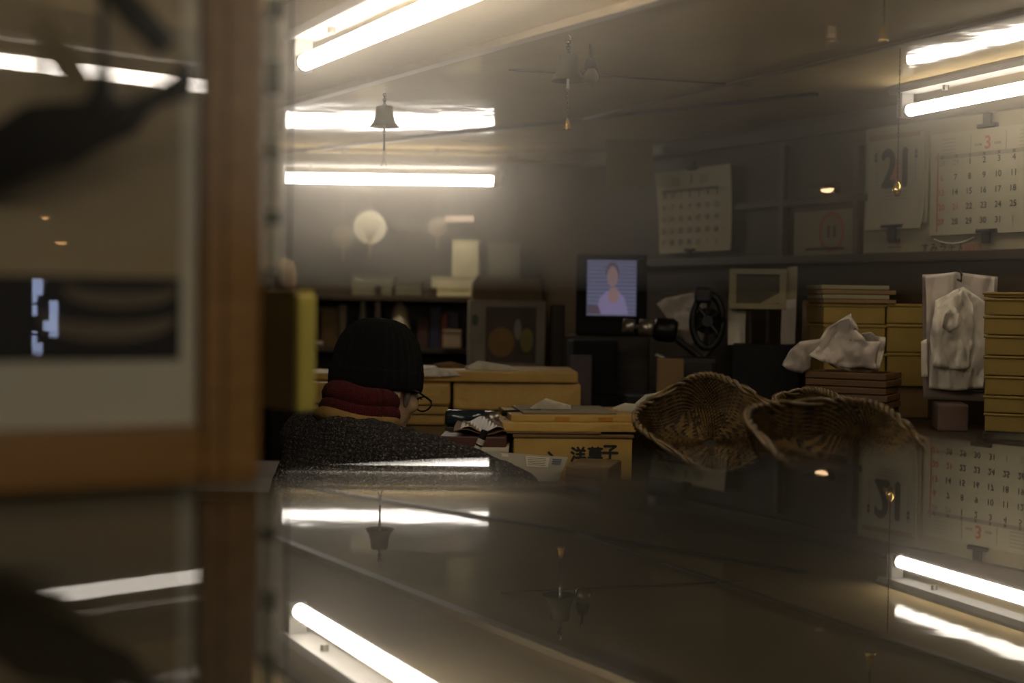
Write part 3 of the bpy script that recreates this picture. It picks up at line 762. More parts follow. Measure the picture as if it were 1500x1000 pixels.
pkg('flat kraft package low in the stack, short end showing by the coat sleeve', 440, 652, za, zb, YK + 0.01, 0.30, M_KRAFT2, fold=False)
pkg('thin kraft slab lying between two thicker packages', 440, 656, zb, zc, YK, 0.32, M_KRAFT2, fold=False)
pkg('plump kraft package with a folded end beside the black beanie', 440, 658, zc, zd, YK - 0.01, 0.30)
zq = zpx(750, 600, YK + 0.1)
pkg('tall carton holding up the long kraft package', 666, 846, ZT, zq, YK + 0.1, 0.30, M_CARD, fold=False)
zr = zpx(750, 560, YK + 0.08)
pkg('long wrinkled kraft package standing level with the beanie rim', 664, 850, zq, zr, YK + 0.08, 0.30, fold=True)
zs = zpx(750, 545, YK + 0.07)
pkg('flat kraft lid-like package topmost of the stack behind the writer', 604, 847, zr + 0.001, zs + 0.004, YK + 0.06, 0.30, M_KRAFT2, R(2), fold=False)
pkg('low flat package seen past the back of the beanie', 436, 600, zd, zd + 0.020, YK + 0.06, 0.24, M_KRAFT, fold=False)
crumple('crumpled_wrap', [(610, 541), (640, 538), (668, 545), (676, 550), (640, 552), (612, 551)], YK + 0.04, 0.012, M_PLASTIC, label='shiny crumpled film on the topmost kraft package', cat='film')
crumple('crumpled_wrap', [(680, 538), (700, 528), (722, 531), (745, 535), (765, 543), (758, 547), (720, 547), (690, 547)], YK + 0.12, 0.014, M_WHITEP, seed=4, label='crumpled pale paper lying on the long kraft package', cat='paper')
crumple('crumpled_wrap', [(635, 533), (660, 529), (682, 536), (690, 546), (650, 546)], YK + 0.2, 0.014, M_CARD, seed=6, label='crumpled brown paper lying behind the pale paper', cat='paper')

# ------------------------------------------------------------------ front pile on the work table
YP = 3.36
zbx = zpx(850, 641, YP)
bx_ = pxbox('sweets_box', 'yellow box lettered in black brush characters under flat cartons', 'box', 752, 641, 927, 690, YP, 0.26, M_KRAFT2, R(4), z0=ZT, bev=0.004)
hz = zpx(880, 666, YP) - ZT; w_ = bx_['_w']
for ch, px in (('、', 806), ('洋', 847), ('菓', 872), ('子', 894)):
    bm = bmesh.new()
    text(bm, ch, (px - 839.5) * YP / FPX, hz + (0.004 if ch == '子' else 0), 0.012 if ch == '、' else 0.036, -0.0012, bold=0.0016)
    obj('brush_character', bm, M_INK, bx_, kind='stuff')
obj('lid', boxbm((0, 0.13, bx_['_h'] + 0.004), (w_ + 0.006, 0.27, 0.008), 0.002), M_CARD, bx_)
zl = zbx + 0.009
def slab(name, label, cat, px0, px1, zlo, zhi, Y, d, m, rz=0.0, bev=0.003):
    a, b = at(px0, 600, Y), at(px1, 600, Y)
    t = thing(name, label, cat, ((a.x + b.x) / 2, Y, zlo), rz)
    obj('body', boxbm((0, d / 2, (zhi - zlo) / 2), (b.x - a.x, d, zhi - zlo), bev), m, t)
    return t
slab('flat_carton', 'dark brown flat carton lying on the lettered box', 'carton', 742, 882, zl, zpx(800, 632, YP), YP - 0.01, 0.25, M_CARD, R(3))
z2 = zpx(800, 632, YP)
slab('flat_carton', 'long kraft carton with a pale shiny edge on the pile beside the basket', 'carton', 736, 934, z2, zpx(830, 619, YP), YP + 0.0, 0.27, M_KRAFT, R(5))
z3_ = zpx(830, 619, YP)
t = slab('flat_carton', 'kraft envelope bundle topmost of the pile beside the basket', 'carton', 748, 936, z3_, zpx(840, 609, YP), YP + 0.03, 0.26, M_KRAFT2, R(7))
obj('tape', boxbm((-0.03, -0.001, 0.006), (0.035, 0.002, 0.010), 0.0005), mat('orange_tape', (0.50, 0.22, 0.03), 0.4), t)
obj('tape', boxbm((0.075, -0.001, 0.006), (0.035, 0.002, 0.010), 0.0005), MATS['orange_tape'], t)
zt4 = zpx(840, 609, YP)
slab('glass_sheet', 'thin pale card sheet lying on the topmost envelope bundle', 'card', 765, 905, zt4, zt4 + 0.005, YP + 0.05, 0.22, M_CREAM, R(7))
crumple('white_paper', [(776, 597), (790, 588), (800, 583), (815, 588), (836, 594), (838, 602), (800, 605), (778, 604)], YP + 0.14, 0.014, M_WHITEP, seed=9, label='peaked white paper scrap on the envelope bundle', cat='paper')
crumple('white_paper', [(896, 597), (915, 590), (945, 592), (960, 598), (955, 604), (905, 605)], YP + 0.17, 0.014, M_WHITEP, seed=12, label='flat white paper peeking out beside the basket corner', cat='paper')
# bottle of dark ink and tape dispenser between the piles
c = at(700, 622, 3.5)
gb = thing('glass_jar', 'dark bluish jar lying behind the paper pile', 'jar', (c.x, 3.5, zpx(700, 624, 3.5)), 0)
M_JAR = mat('blue_black_glass', (0.02, 0.035, 0.04), 0.12, spec=0.7)
ja = Matrix.Rotation(R(90), 4, 'Y')
obj('jar_body', lathebm([(0.0005, -0.075), (0.017, -0.075), (0.020, -0.068), (0.020, 0.02), (0.0005, 0.021)], 18, (-0.005, 0, 0.020), ja), M_JAR, gb, smooth=True)
obj('jar_neck', lathebm([(0.0005, 0.0), (0.0185, 0.0), (0.0185, 0.035), (0.0005, 0.035)], 18, (0.017, 0, 0.020), ja), M_STEEL, gb, smooth=True)
slab('dark_case', 'flat dark case carrying the bluish jar', 'case', 652, 742, ZT, zpx(700, 624, 3.5), 3.47, 0.10, M_DARKWOOD)
bt = thing('marker_pen', 'thick black marker lying beside the bluish jar', 'pen', at(762, 605, 3.46), R(6))
obj('barrel', tubebm([(-0.045, 0, 0), (0.03, 0, 0.003)], 0.007, 10), M_BLACK, bt)
obj('cap', tubebm([(0.03, 0, 0.003), (0.05, 0, 0.004)], 0.006, 10), M_BLACK, bt)
# papers under the writing hand
YW = 3.285
M_BOOK = mat('dark_red_cover', (0.085, 0.03, 0.018), 0.5)
zA = zpx(700, 662, YW)
slab('paper_block', 'pale paper block under the dark red folder', 'paper', 652, 744, ZT, zA, YW, 0.16, M_WHITEP)
slab('note_pad', 'white note pad edge below the dark red folder', 'pad', 648, 746, zA, zpx(700, 655, YW), YW - 0.005, 0.16, M_WHITEP, R(-1))
zB = zpx(700, 655, YW)
slab('red_folder', 'dark red folder lying on the white note pad', 'folder', 645, 742, zB, zpx(700, 640, YW), YW + 0.01, 0.15, M_BOOK, R(-2))
zC = zpx(700, 640, YW)
# loose kraft sheet and film on top
sh1 = thing('loose_sheet', 'pale film-covered kraft sheet lying on the dark red folder', 'sheet', (at(700, 632, YW + 0.02).x, YW + 0.02, zC), R(-2))
bm = bmesh.new(); sheet(bm, 0.115, 0.15, 10, 8, lambda u, v: (0, v * 0.15, -v * 0.15 + 0.010 + 0.012 * v + 0.006 * math.sin(u * 7 + v * 3)))
o = obj('sheet', bm, M_CARD, sh1); thicken(o, 0.0015)
bm = bmesh.new(); sheet(bm, 0.10, 0.13, 12, 8, lambda u, v: (0.01, v * 0.13, -v * 0.13 + 0.016 + 0.014 * v + 0.007 * math.sin(u * 9 + v * 4)))
o = obj('film', bm, mat('tan_film', (0.24, 0.17, 0.08), 0.4, (0.18, 0.125, 0.055), 8), sh1); thicken(o, 0.001)
# letter in a clear sleeve, tipped towards the camera, and brown card beside it
P4 = [at(712, 662, 3.265), at(832, 671, 3.27), at(818, 706, 3.19), at(732, 706, 3.18)]
c = sum(P4, Vector()) / 4
le = thing('letter_sleeve', 'printed letter in a clear sleeve beside the writing arm', 'letter', c)
def quad(bm, pts, th):
    n = (pts[1] - pts[0]).cross(pts[3] - pts[0]).normalized() * th
    a = [bm.verts.new(p) for p in pts]; b = [bm.verts.new(p - n) for p in pts]
    bm.faces.new(a); bm.faces.new(b[::-1])
    for i in range(4): bm.faces.new((a[i], b[i], b[(i + 1) % 4], a[(i + 1) % 4]))
    bmesh.ops.recalc_face_normals(bm, faces=bm.faces[:])
bm = bmesh.new(); quad(bm, [p - c for p in P4], 0.003)
obj('sleeve', bm, mat('letter_paper', (0.40, 0.37, 0.29), 0.25, (0.33, 0.30, 0.23), 9), le)
def inlay(u0, v0, u1, v1, lift):
    f = lambda u, v: (P4[0].lerp(P4[1], u)).lerp(P4[3].lerp(P4[2], u), v) - c + Vector((0, -0.5, 0.86)) * lift
    bm = bmesh.new(); bm.faces.new([bm.verts.new(f(u, v)) for u, v in ((u0, v0), (u1, v0), (u1, v1), (u0, v1))]); return bm
obj('printed_label', inlay(0.48, 0.08, 0.78, 0.48, 0.004), M_WHITEP, le)
for i in range(5): obj('printed_line', inlay(0.5, 0.14 + i * 0.065, 0.74, 0.165 + i * 0.065, 0.0045), M_GREYINK, le)
for i in range(3): obj('printed_line', inlay(0.82, 0.12 + i * 0.09, 0.94, 0.17 + i * 0.09, 0.004), mat('blue_ink', (0.10, 0.11, 0.17), 0.7), le)
obj('tear_mark', inlay(0.18, 0.05, 0.26, 0.16, 0.004), M_WHITEP, le)
slab('letter_stand', 'plain carton under the letter sleeve', 'carton', 736, 812, ZT, zpx(750, 709, 3.2), 3.19, 0.06, M_CARD)
pxbox('brown_card', 'small brown carton beside the letter sleeve', 'carton', 828, 683, 892, 700, 3.09, 0.16, M_CARD, R(-14), z0=ZT)
# ------------------------------------------------------------------ baskets
def basket(label, loc, rot, a, b, h, seed):
    t = thing('woven_basket', label, 'basket', loc, rot=rot, group='woven bamboo baskets')
    rnd = random.Random(seed)
    def S(th, q):        # q 0 centre .. 0.45 bottom edge .. 1 rim
        ct, st_ = math.cos(th), math.sin(th); n = 2 / 4.2
        x = math.copysign(abs(ct) ** n, ct); y = math.copysign(abs(st_) ** n, st_)
        k = q / 0.45 * 0.80 if q < 0.45 else 0.80 + (q - 0.45) / 0.55 * 0.20
        z = 0 if q < 0.40 else h * ((q - 0.40) / 0.60) ** 1.25
        return Vector((x * a * k, y * b * k, z))
    bm = bmesh.new(); NT, NQ = 72, 14
    g = [[bm.verts.new(S(2 * math.pi * i / NT, 0.02 + 0.98 * j / NQ)) for i in range(NT)] for j in range(NQ + 1)]
    for j in range(NQ):
        for i in range(NT): bm.faces.new((g[j][i], g[j][(i + 1) % NT], g[j + 1][(i + 1) % NT], g[j + 1][i]))
    bm.faces.new(g[0][::-1])
    o = obj('basket_shell', bm, M_WEAVE2, t, smooth=True); thicken(o, 0.004)
    # the weave: each strand bulges over one stake and dives under the next
    for side, nm in ((-1, 'weave'), (1, 'weave')):
        bm = bmesh.new(); rows, cells = 26, 60
        for j in range(rows):
            q0 = 0.06 + 0.94 * j / rows; q1 = 0.06 + 0.94 * (j + 0.86) / rows
            cc = max(10, int(cells * (0.35 + 0.65 * min(1, q0 / 0.45))))
            for i in range(cc):
                if rnd.random() < 0.02: continue
                t0 = 2 * math.pi * (i + 0.5 * (j % 2)) / cc; dt = 2 * math.pi / cc * 0.94
                lift = 0.0045 + 0.002 * rnd.random(); col = []
                for e in (0, 0.5, 1):
                    up = math.sin(math.pi * e) * lift + 0.0015
                    pr = []
                    for q in (q0, q1):
                        p = S(t0 + dt * e, q); p2 = S(t0 + dt * e + 0.01, q); p3 = S(t0 + dt * e, min(1.0, q + 0.01) if q < 0.99 else q - 0.01)
                        n = (p2 - p).cross((p3 - p) if q < 0.99 else (p - p3))
                        n = n.normalized() if n.length > 1e-9 else Vector((0, 0, 1))
                        pr.append(bm.verts.new(p + n * up * (-side)))
                    col.append(pr)
                for u, v in zip(col, col[1:]): bm.faces.new((u[0], v[0], v[1], u[1]))
        obj(nm, bm, M_WEAVE, t, kind='stuff')
    for ph in (0, math.pi):
        pts = [S(2 * math.pi * i / 160, 1.0) + Vector((0, 0, 0.004 + 0.004 * math.cos(i * 0.9 + ph))) + S(2 * math.pi * i / 160, 1.0).normalized() * 0.004 * math.sin(i * 0.9 + ph) for i in range(161)]
        obj('rim_binding', tubebm(pts, 0.0042, 6), M_RIM, t, smooth=True)
    return t
def place_basket(label, px, py, Y, tilt, roll, yaw, a, b, h, seed):
    m = Matrix.Rotation(R(tilt), 3, 'X') @ Matrix.Rotation(R(roll), 3, 'Y') @ Matrix.Rotation(R(yaw), 3, 'Z')
    return basket(label, at(px, py, Y), tuple(m.to_euler()), a, b, h, seed)
place_basket('woven bamboo basket with its corner tipped up beside the flat cartons', 1040, 652, 2.78, 33, 2, 44, 0.130, 0.125, 0.055, 1)
place_basket('woven bamboo basket lying flatter, overlapping the tipped one', 1218, 682, 2.42, 26, 9, 22, 0.150, 0.110, 0.055, 2)
place_basket('darker woven basket mostly hidden behind the two others', 1196, 632, 2.93, 18, 8, 40, 0.085, 0.08, 0.05, 3)
# ------------------------------------------------------------------ goods along the side wall
YG = 'yellow boxes stacked along the wall'
def stack(px0, px1, py_list, Y, depth, label_fmt, rz=R(-20), lidh=0.006):
    for i in range(len(py_list) - 1):
        top, bot = py_list[i], py_list[i + 1]
        pxbox('yellow_box', label_fmt(i), 'box', px0 + (i % 2), top + 1.2, px1, bot, Y, depth, M_YBOX, rz, 0.003, lid=lidh, group=YG)
ORD = ['topmost', 'second', 'third', 'fourth', 'fifth', 'sixth', 'seventh', 'eighth']
stack(1449, 1560, [427, 436, 462, 491, 521, 551, 580, 606, 634], 3.10, 0.20, lambda i: 'mustard yellow box, %s of the tall stack beside the hanging bags' % ORD[i], R(-24))
base = zpx(1500, 634, 3.10)
if base > CZ: pxbox('stack_base', 'dark block under the tall stack of yellow boxes', 'block', 1446, 634, 1560, 650, 3.11, 0.2, M_DARKWOOD, R(-24), z0=CZ)
YS_ = 3.72
rows_ = [444, 474, 516, 566]
for ci, (x0, x1) in enumerate(((1206, 1297), (1299, 1392))):
    for i in range(3):
        pxbox('yellow_box', 'mustard yellow box, %s of the %s column behind the wooden trays' % (ORD[i], ('outer', 'wall-side')[ci]), 'box',
              x0, rows_[i] + 1, x1, rows_[i + 1], YS_, 0.20, M_YBOX, R(0), 0.003, lid=0.008, group=YG, z0=None)
zlow = zpx(1300, 566, YS_)
pxbox('low_carton', 'dark carton under the two columns of yellow boxes', 'carton', 1204, 566, 1392, 640, YS_ + 0.01, 0.2, M_CARD, 0, z0=CZ)
for i, (y0, y1) in enumerate(((417, 424), (424, 431), (431, 438), (438, 444))):
    pxbox('flat_tray', 'pale flat box lid, %s of four on the yellow boxes' % ORD[i], 'box lid', 1203 + i, y0 + .6, 1303 + (i % 2) * 10, y1, YS_ - 0.01, 0.19, M_CARD if i % 2 else M_CREAM, 0, 0.002)
# wooden trays with a white bag in them
YT = 3.36
zt0 = zpx(1258, 545, YT); nT = 8; zb0 = CZ; dzt = (zt0 - zb0) / nT
xc = at(1258, 580, YT).x
for i in range(nT):
    z = zb0 + i * dzt
    t = thing('wooden_tray', 'dark wooden tray, %s from the bottom of the tray stack' % ORD[i].replace('topmost', 'first'), 'tray', (xc + 0.003 * math.sin(i * 2.2), YT + 0.06, z), R(-28 + 2 * math.sin(i * 1.7)), 'stacked wooden trays')
    wt, dt_ = 0.185, 0.14
    obj('tray_base', boxbm((0, 0, 0.003), (wt, dt_, 0.006)), M_TRAY, t)
    for s in (-1, 1):
        obj('tray_side', boxbm((s * wt / 2, 0, dzt / 2), (0.008, dt_ + 0.008, dzt - 0.002), 0.002), M_TRAY, t)
        obj('tray_side', boxbm((0, s * dt_ / 2, dzt / 2), (wt, 0.008, dzt - 0.002), 0.002), M_TRAY, t)
bag = thing('plastic_bag', 'crumpled white plastic bag spilling out of the top wooden tray', 'bag', at(1240, 540, YT + 0.02))
crumple('bag_film', [(1147, 535), (1160, 512), (1172, 500), (1200, 496), (1212, 480), (1248, 459), (1251, 490), (1262, 489), (1275, 486), (1282, 492), (1299, 494), (1297, 515), (1286, 543), (1262, 548), (1230, 541),
                     (1205, 526), (1190, 522), (1188, 540), (1176, 547), (1156, 542)], YT + 0.02, 0.03, M_PINKFILM, bag, seed=3, folds=9, cuts=5)
crumple('bag_film', [(1185, 520), (1212, 500), (1235, 470), (1246, 466), (1248, 500), (1268, 500), (1290, 500), (1284, 540), (1240, 538), (1205, 530)], YT - 0.01, 0.035, M_PINKFILM, bag, seed=8, folds=11, cuts=5)
# bundle of carrier bags hanging from an arm on the wall
YH = 3.42
c = at(1405, 402, YH)
bb = thing('carrier_bag_bundle', 'bundle of translucent white carrier bags hanging on a hook', 'bags', c)
def hang_sheet(pts, Y, amp, m, seed, folds=10): return crumple('bag_layer', pts, Y, amp, m, bb, seed=seed, folds=folds, sx=1.6, sz=0.45, cuts=5)
hang_sheet([(1352, 402), (1406, 399), (1462, 405), (1458, 470), (1456, 560), (1450, 585), (1447, 588), (1352, 584), (1350, 520), (1356, 450)], YH + 0.03, 0.008, mat('pink_paper_bag', (0.30, 0.235, 0.19), 0.6), 1, 6)
hang_sheet([(1357, 404), (1400, 398), (1459, 406), (1456, 470), (1452, 520), (1455, 568), (1440, 574), (1362, 570), (1358, 500)], YH + 0.015, 0.010, M_PINKFILM, 2, 9)
hang_sheet([(1372, 440), (1400, 424), (1412, 420), (1440, 440), (1450, 460), (1446, 520), (1440, 568), (1400, 572), (1361, 568), (1364, 500), (1366, 470)], YH - 0.005, 0.014, M_PLASTIC, 5, 13)
hang_sheet([(1367, 466), (1380, 446), (1402, 428), (1412, 424), (1424, 444), (1428, 480), (1420, 540), (1396, 541), (1366, 536), (1364, 500)], YH - 0.02, 0.018, M_PLASTIC, 7, 16)
hang_sheet([(1349, 500), (1358, 496), (1360, 552), (1350, 552)], YH - 0.005, 0.006, M_PLASTIC, 11, 9)
hang_sheet([(1382, 458), (1392, 452), (1404, 460), (1406, 478), (1394, 487), (1380, 478)], YH - 0.05, 0.03, M_PLASTIC, 13, 22)
wq = wall_pt(1405, 396, 0.0)
obj('hook_arm', tubebm([(0, 0.01, -0.012), (0, -0.015, -0.016), (0, -0.02, 0.0), (0, 0, 0.012), Vector((wq.x, wq.y, wq.z)) + WN * 0.006 - c], 0.003, 7), M_BLACKM, bb)
pxbox('pink_carton', 'dull pinkish carton standing under the hanging bag bundle', 'carton', 1374, 592, 1418, 634, 3.36, 0.12, mat('dull_pink_card', (0.16, 0.10, 0.07), 0.7), R(-10), z0=CZ)

# ------------------------------------------------------------------ television and machines in the far corner
YV = 4.45
a, b = at(853, 470, YV), at(938, 377, YV)
pxbox('tv_cabinet', 'dark low chest of drawers carrying the television', 'chest', 826, 492, 950, 600, YV - 0.02, 0.26, M_DARKWOOD, R(-6), z0=0.0)
tvz = zpx(890, 492, YV)
tv = thing('television', 'small old television glowing blue on a dark chest', 'television', ((a.x + b.x) / 2, YV, tvz), R(-4))
w = b.x - a.x; h = zpx(890, 372, YV) - tvz
obj('housing', boxbm((0, 0.10, h / 2), (w + 0.045, 0.20, h), 0.010), M_BLACK, tv)
bw = 0.006
zs0 = zpx(894, 462, YV) - tvz; zs1 = zpx(894, 381, YV) - tvz; xs0 = at(860, 420, YV).x - tv.location.x; xs1 = at(932, 420, YV).x - tv.location.x
for (x, z, sx, sz) in ((0, zs1 + 0.008, w + 0.02, 0.012), (0, zs0 - 0.008, w + 0.02, 0.012), (xs0 - 0.006, (zs0 + zs1) / 2, 0.010, zs1 - zs0), (xs1 + 0.006, (zs0 + zs1) / 2, 0.010, zs1 - zs0)):
    obj('bezel', boxbm((x, -0.004, z), (sx, 0.012, sz), 0.002), M_BLACK, tv)
# the picture on the screen: striped blind and a presenter
m = bpy.data.materials.new('screen_image'); m.use_nodes = True; nt = m.node_tree; p_ = nt.nodes['Principled BSDF']
tc = nt.nodes.new('ShaderNodeTexCoord'); wv = nt.nodes.new('ShaderNodeTexWave'); wv.bands_direction = 'Z'; wv.inputs['Scale'].default_value = 26
nt.links.new(tc.outputs['Object'], wv.inputs['Vector'])
mx = nt.nodes.new('ShaderNodeMix'); mx.data_type = 'RGBA'; mx.inputs['A'].default_value = (0.22, 0.22, 0.40, 1); mx.inputs['B'].default_value = (0.42, 0.43, 0.66, 1)
nt.links.new(wv.outputs['Fac'], mx.inputs['Factor']); nt.links.new(mx.outputs['Result'], p_.inputs['Emission Color'])
p_.inputs['Base Color'].default_value = (0.02, 0.02, 0.03, 1); p_.inputs['Emission Strength'].default_value = 0.19
so = obj('screen', boxbm(((xs0 + xs1) / 2, 0.0, (zs0 + zs1) / 2), (xs1 - xs0, 0.004, zs1 - zs0), 0.001), m, tv)
xm = at(897, 420, YV).x - tv.location.x; zm = zpx(897, 420, YV) - tvz; kk = YV / FPX
M_SKINTV = mat('screen_person', (0.05, 0.03, 0.03), 0.6, emit=((0.42, 0.27, 0.27), 0.32))
M_SHIRTTV = mat('screen_shirt', (0.05, 0.03, 0.05), 0.6, emit=((0.36, 0.30, 0.52), 0.32))
M_DARKTV = mat('screen_dark', (0.02, 0.02, 0.03), 0.6, emit=((0.10, 0.07, 0.09), 0.5))
def disc(cx, cz, rx, rz_, y=-0.0035, n=18):
    bm = bmesh.new(); bm.faces.new([bm.verts.new((cx + rx * math.cos(2 * math.pi * i / n), y, cz + rz_ * math.sin(2 * math.pi * i / n))) for i in range(n)]); return bm
obj('screen_hair', disc(xm, zm + 21 * kk, 10 * kk, 15 * kk, -0.0032), M_DARKTV, so)
obj('screen_face', disc(xm, zm + 15 * kk, 8 * kk, 15 * kk), M_SKINTV, so)
obj('screen_torso', prismbm([(xm + x * kk, zm + z * kk) for x, z in ((-24, -40), (-18, -16), (-7, -6), (8, -6), (18, -16), (24, -40))], -0.0030, -0.0026), M_SHIRTTV, so)
obj('screen_arm', disc(xm + 2 * kk, zm - 12 * kk, 8 * kk, 12 * kk, -0.0036), M_SKINTV, so)
obj('screen_desk', prismbm([(xm + x * kk, zm + z * kk) for x, z in ((-36, -40), (-36, -26), (-20, -28), (-16, -40))], -0.0038, -0.0034), M_DARKTV, so)

# wheeled press machine with a silver barrel
YM = 4.0
c = at(985, 585, YM); c.z = CZ if CZ < c.z else c.z
pm = thing('press_machine', 'black hand press with a wheel and a bright silver barrel', 'machine', (c.x, YM, CZ), R(-8))
def ml(px, py, dy=0.0): q = at(px, py, YM); return Vector((q.x - c.x, dy, q.z - CZ))
obj('base', boxbm((0.0, 0.0, 0.02), (0.26, 0.18, 0.04), 0.006), M_BLACKM, pm)
obj('column', tubebm([(0.03, 0, 0.02), (0.03, 0, ml(0, 520).z)], [0.035, 0.028], 14), M_BLACKM, pm)
obj('body', boxbm(ml(1010, 545), (0.15, 0.10, 0.09), 0.015), M_BLACKM, pm)
obj('barrel', tubebm([ml(912, 477), ml(930, 479)], 0.021, 16), M_STEEL, pm, smooth=True)
obj('barrel', tubebm([ml(936, 479), ml(958, 481)], 0.023, 16), M_STEEL, pm, smooth=True)
obj('barrel_collar', tubebm([ml(929, 479), ml(937, 479)], 0.018, 16), M_BLACKM, pm)
obj('motor', tubebm([ml(958, 481), ml(964, 482), ml(986, 484), ml(992, 485)], [0.027, 0.034, 0.034, 0.024], 16), M_BLACKM, pm, smooth=True)
obj('lever', tubebm([ml(985, 492), ml(1015, 515), ml(1040, 535)], 0.010, 10), M_BLACKM, pm)
obj('lever', tubebm([ml(960, 520), ml(1000, 535), ml(1030, 550)], 0.008, 10), M_STEEL, pm)
wc_ = ml(1036, 470)
pts = [wc_ + Vector((math.cos(a) * 0.042, 0, math.sin(a) * 0.075)) for a in [i * math.pi / 14 for i in range(29)]]
obj('wheel_rim', tubebm(pts, 0.010, 8), M_BLACKM, pm, smooth=True)
for k in range(3):
    a = k * math.pi / 3 + 0.4
    obj('wheel_spoke', tubebm([wc_ + Vector((math.cos(a) * 0.040, 0, math.sin(a) * 0.072)), wc_ - Vector((math.cos(a) * 0.040, 0, math.sin(a) * 0.072))], 0.006, 8), M_BLACKM, pm)
obj('wheel_hub', tubebm([wc_ + Vector((0, -0.02, 0)), wc_ + Vector((0, 0.05, 0))], 0.016, 12), M_BLACKM, pm)
obj('wheel_plate', tubebm([wc_ + Vector((0, 0.02, 0)), wc_ + Vector((0, 0.026, 0))], 0.038, 20), M_BLACK, pm)
obj('guard', tubebm([ml(1052, 445), ml(1060, 470), ml(1052, 500), ml(1030, 525)], 0.007, 8), M_BLACKM, pm)
obj('head', boxbm(ml(1030, 432), (0.05, 0.06, 0.045), 0.008), M_BLACKM, pm)
# dark boxes between the television and the press
pxbox('dark_speaker', 'black boxy loudspeaker standing before the television chest', 'speaker', 838, 498, 906, 580, 4.24, 0.10, M_BLACK, R(8), z0=None, bev=0.006)
pxbox('dark_stand', 'black low stand below the loudspeaker', 'stand', 830, 580, 912, 640, 4.23, 0.14, M_BLACK, R(8), z0=0.0)
pxbox('purple_folder', 'dull mauve folder leaning at the end of the kraft packages', 'folder', 836, 520, 868, 580, 4.135, 0.02, mat('mauve_card', (0.11, 0.085, 0.08), 0.7), R(12), z0=0.0)
pxbox('brown_case', 'dark brown case standing under the silver barrel', 'case', 962, 525, 1002, 578, 3.80, 0.05, M_CARD, R(-4), z0=CZ)
# clear film over the press, cream frame and hanging slips
crumple('clear_film', [(962, 445), (975, 436), (1018, 428), (1040, 450), (1030, 500), (1008, 506), (990, 480), (975, 462)], YM + 0.12, 0.02, M_PINKFILM, seed=21, folds=8, label='greyish plastic film draped behind the press wheel', cat='film')
YQ = 3.98
a, b = at(1068, 452, YQ), at(1152, 394, YQ)
cf = thing('card_frame', 'cream card frame with a dark opening propped beside the press', 'frame', ((a.x + b.x) / 2, YQ, a.z), R(-10))
w = b.x - a.x; h = b.z - a.z
for (x, z, sx, sz) in ((0, h - 0.008, w, 0.016), (0, 0.008, w, 0.016), (-w / 2 + 0.010, h / 2, 0.020, h - 0.032), (w / 2 - 0.010, h / 2, 0.020, h - 0.032)):
    obj('frame_bar', boxbm((x, 0, z), (sx, 0.010, sz), 0.002), M_CREAM, cf)
obj('backing', boxbm((0, 0.008, h / 2), (w * 0.96, 0.004, h * 0.96)), mat('dull_backing', (0.075, 0.06, 0.035), 0.7), cf)
obj('paper_scrap', prismbm([(w * 0.0, 0.012), (w * 0.38, 0.018), (w * 0.38, h * 0.42)], -0.004, 0.001), M_CREAM, cf)
zc_ = a.z - zpx(1120, 505, YQ - 0.1) - 0.001
obj('easel_leg', tubebm([(-0.02, 0.02, 0), (-0.02, 0.03, -zc_)], 0.006, 8), M_DARKWOOD, cf)
obj('easel_leg', tubebm([(0.03, 0.02, 0), (0.03, 0.03, -zc_)], 0.006, 8), M_DARKWOOD, cf)
def slip(label, px0, py0, px1, py1, Y, rz, m=M_PINKFILM):
    a, b = at(px0, py1, Y), at(px1, py0, Y)
    bm = bmesh.new(); sheet(bm, b.x - a.x, b.z - a.z, 4, 10, lambda u, v: (0, 0.006 * math.sin(v * 5 + u), 0.004 * u))
    o = obj('paper_slip', bm, m, label=label, cat='paper', loc=((a.x + b.x) / 2, Y, a.z), rz=rz); thicken(o, 0.0015); return o
slip('long white paper slip hanging under the cream card frame', 1066, 396, 1094, 505, YQ + 0.055, R(5), M_WHITEP)
slip('narrow white paper slip hanging beside the cream card frame', 1144, 440, 1166, 505, YQ - 0.01, R(-5), M_PINKFILM)
slip('folded white slip pinned above the narrow paper slip', 1152, 392, 1168, 442, YQ + 0.01, R(-8), M_CREAM)
pxbox('black_box', 'black boxy machine base under the cream card frame', 'machine', 1072, 505, 1170, 590, YQ - 0.1, 0.16, M_BLACK, R(-10), z0=CZ)
pxbox('brown_box', 'narrow brown box standing between the slips and the yellow boxes', 'box', 1184, 440, 1203, 545, 3.9, 0.1, M_CARD, 0, z0=CZ)
crumple('bright_wrap', [(930, 592), (945, 578), (960, 575), (985, 565), (1000, 562), (1015, 570), (990, 590), (960, 602)], 3.30, 0.016, M_PLASTIC, seed=31, folds=16, label='glinting clear wrapping beside the tipped basket corner', cat='film')

# ------------------------------------------------------------------ shelving on the back wall with its goods
YBk = 5.32
zs1_, zs2_, zs3_ = zpx(600, 434, YBk), zpx(600, 510, YBk), zpx(600, 560, YBk)
x0, x1 = at(380, 430, YBk).x, at(766, 430, YBk).x
su = thing('wall_shelving', 'dark wooden shelving across the back wall full of goods', 'shelf', ((x0 + x1) / 2, YBk, 0))
for z in (zs1_, zs2_, zs3_, 0.45):
    obj('shelf_board', boxbm((0, 0.11, z - 0.009), (x1 - x0, 0.22, 0.018), 0.002), M_DARKWOOD, su)
for x in (x0, (x0 + x1) / 2 - 0.05, x1):
    obj('upright', boxbm((x - (x0 + x1) / 2, 0.11, 0.65), (0.02, 0.215, 1.30), 0.002), M_DARKWOOD, su)
obj('back_panel', boxbm((0, 0.224, 0.65), (x1 - x0, 0.006, 1.30)), M_DARKWOOD, su)
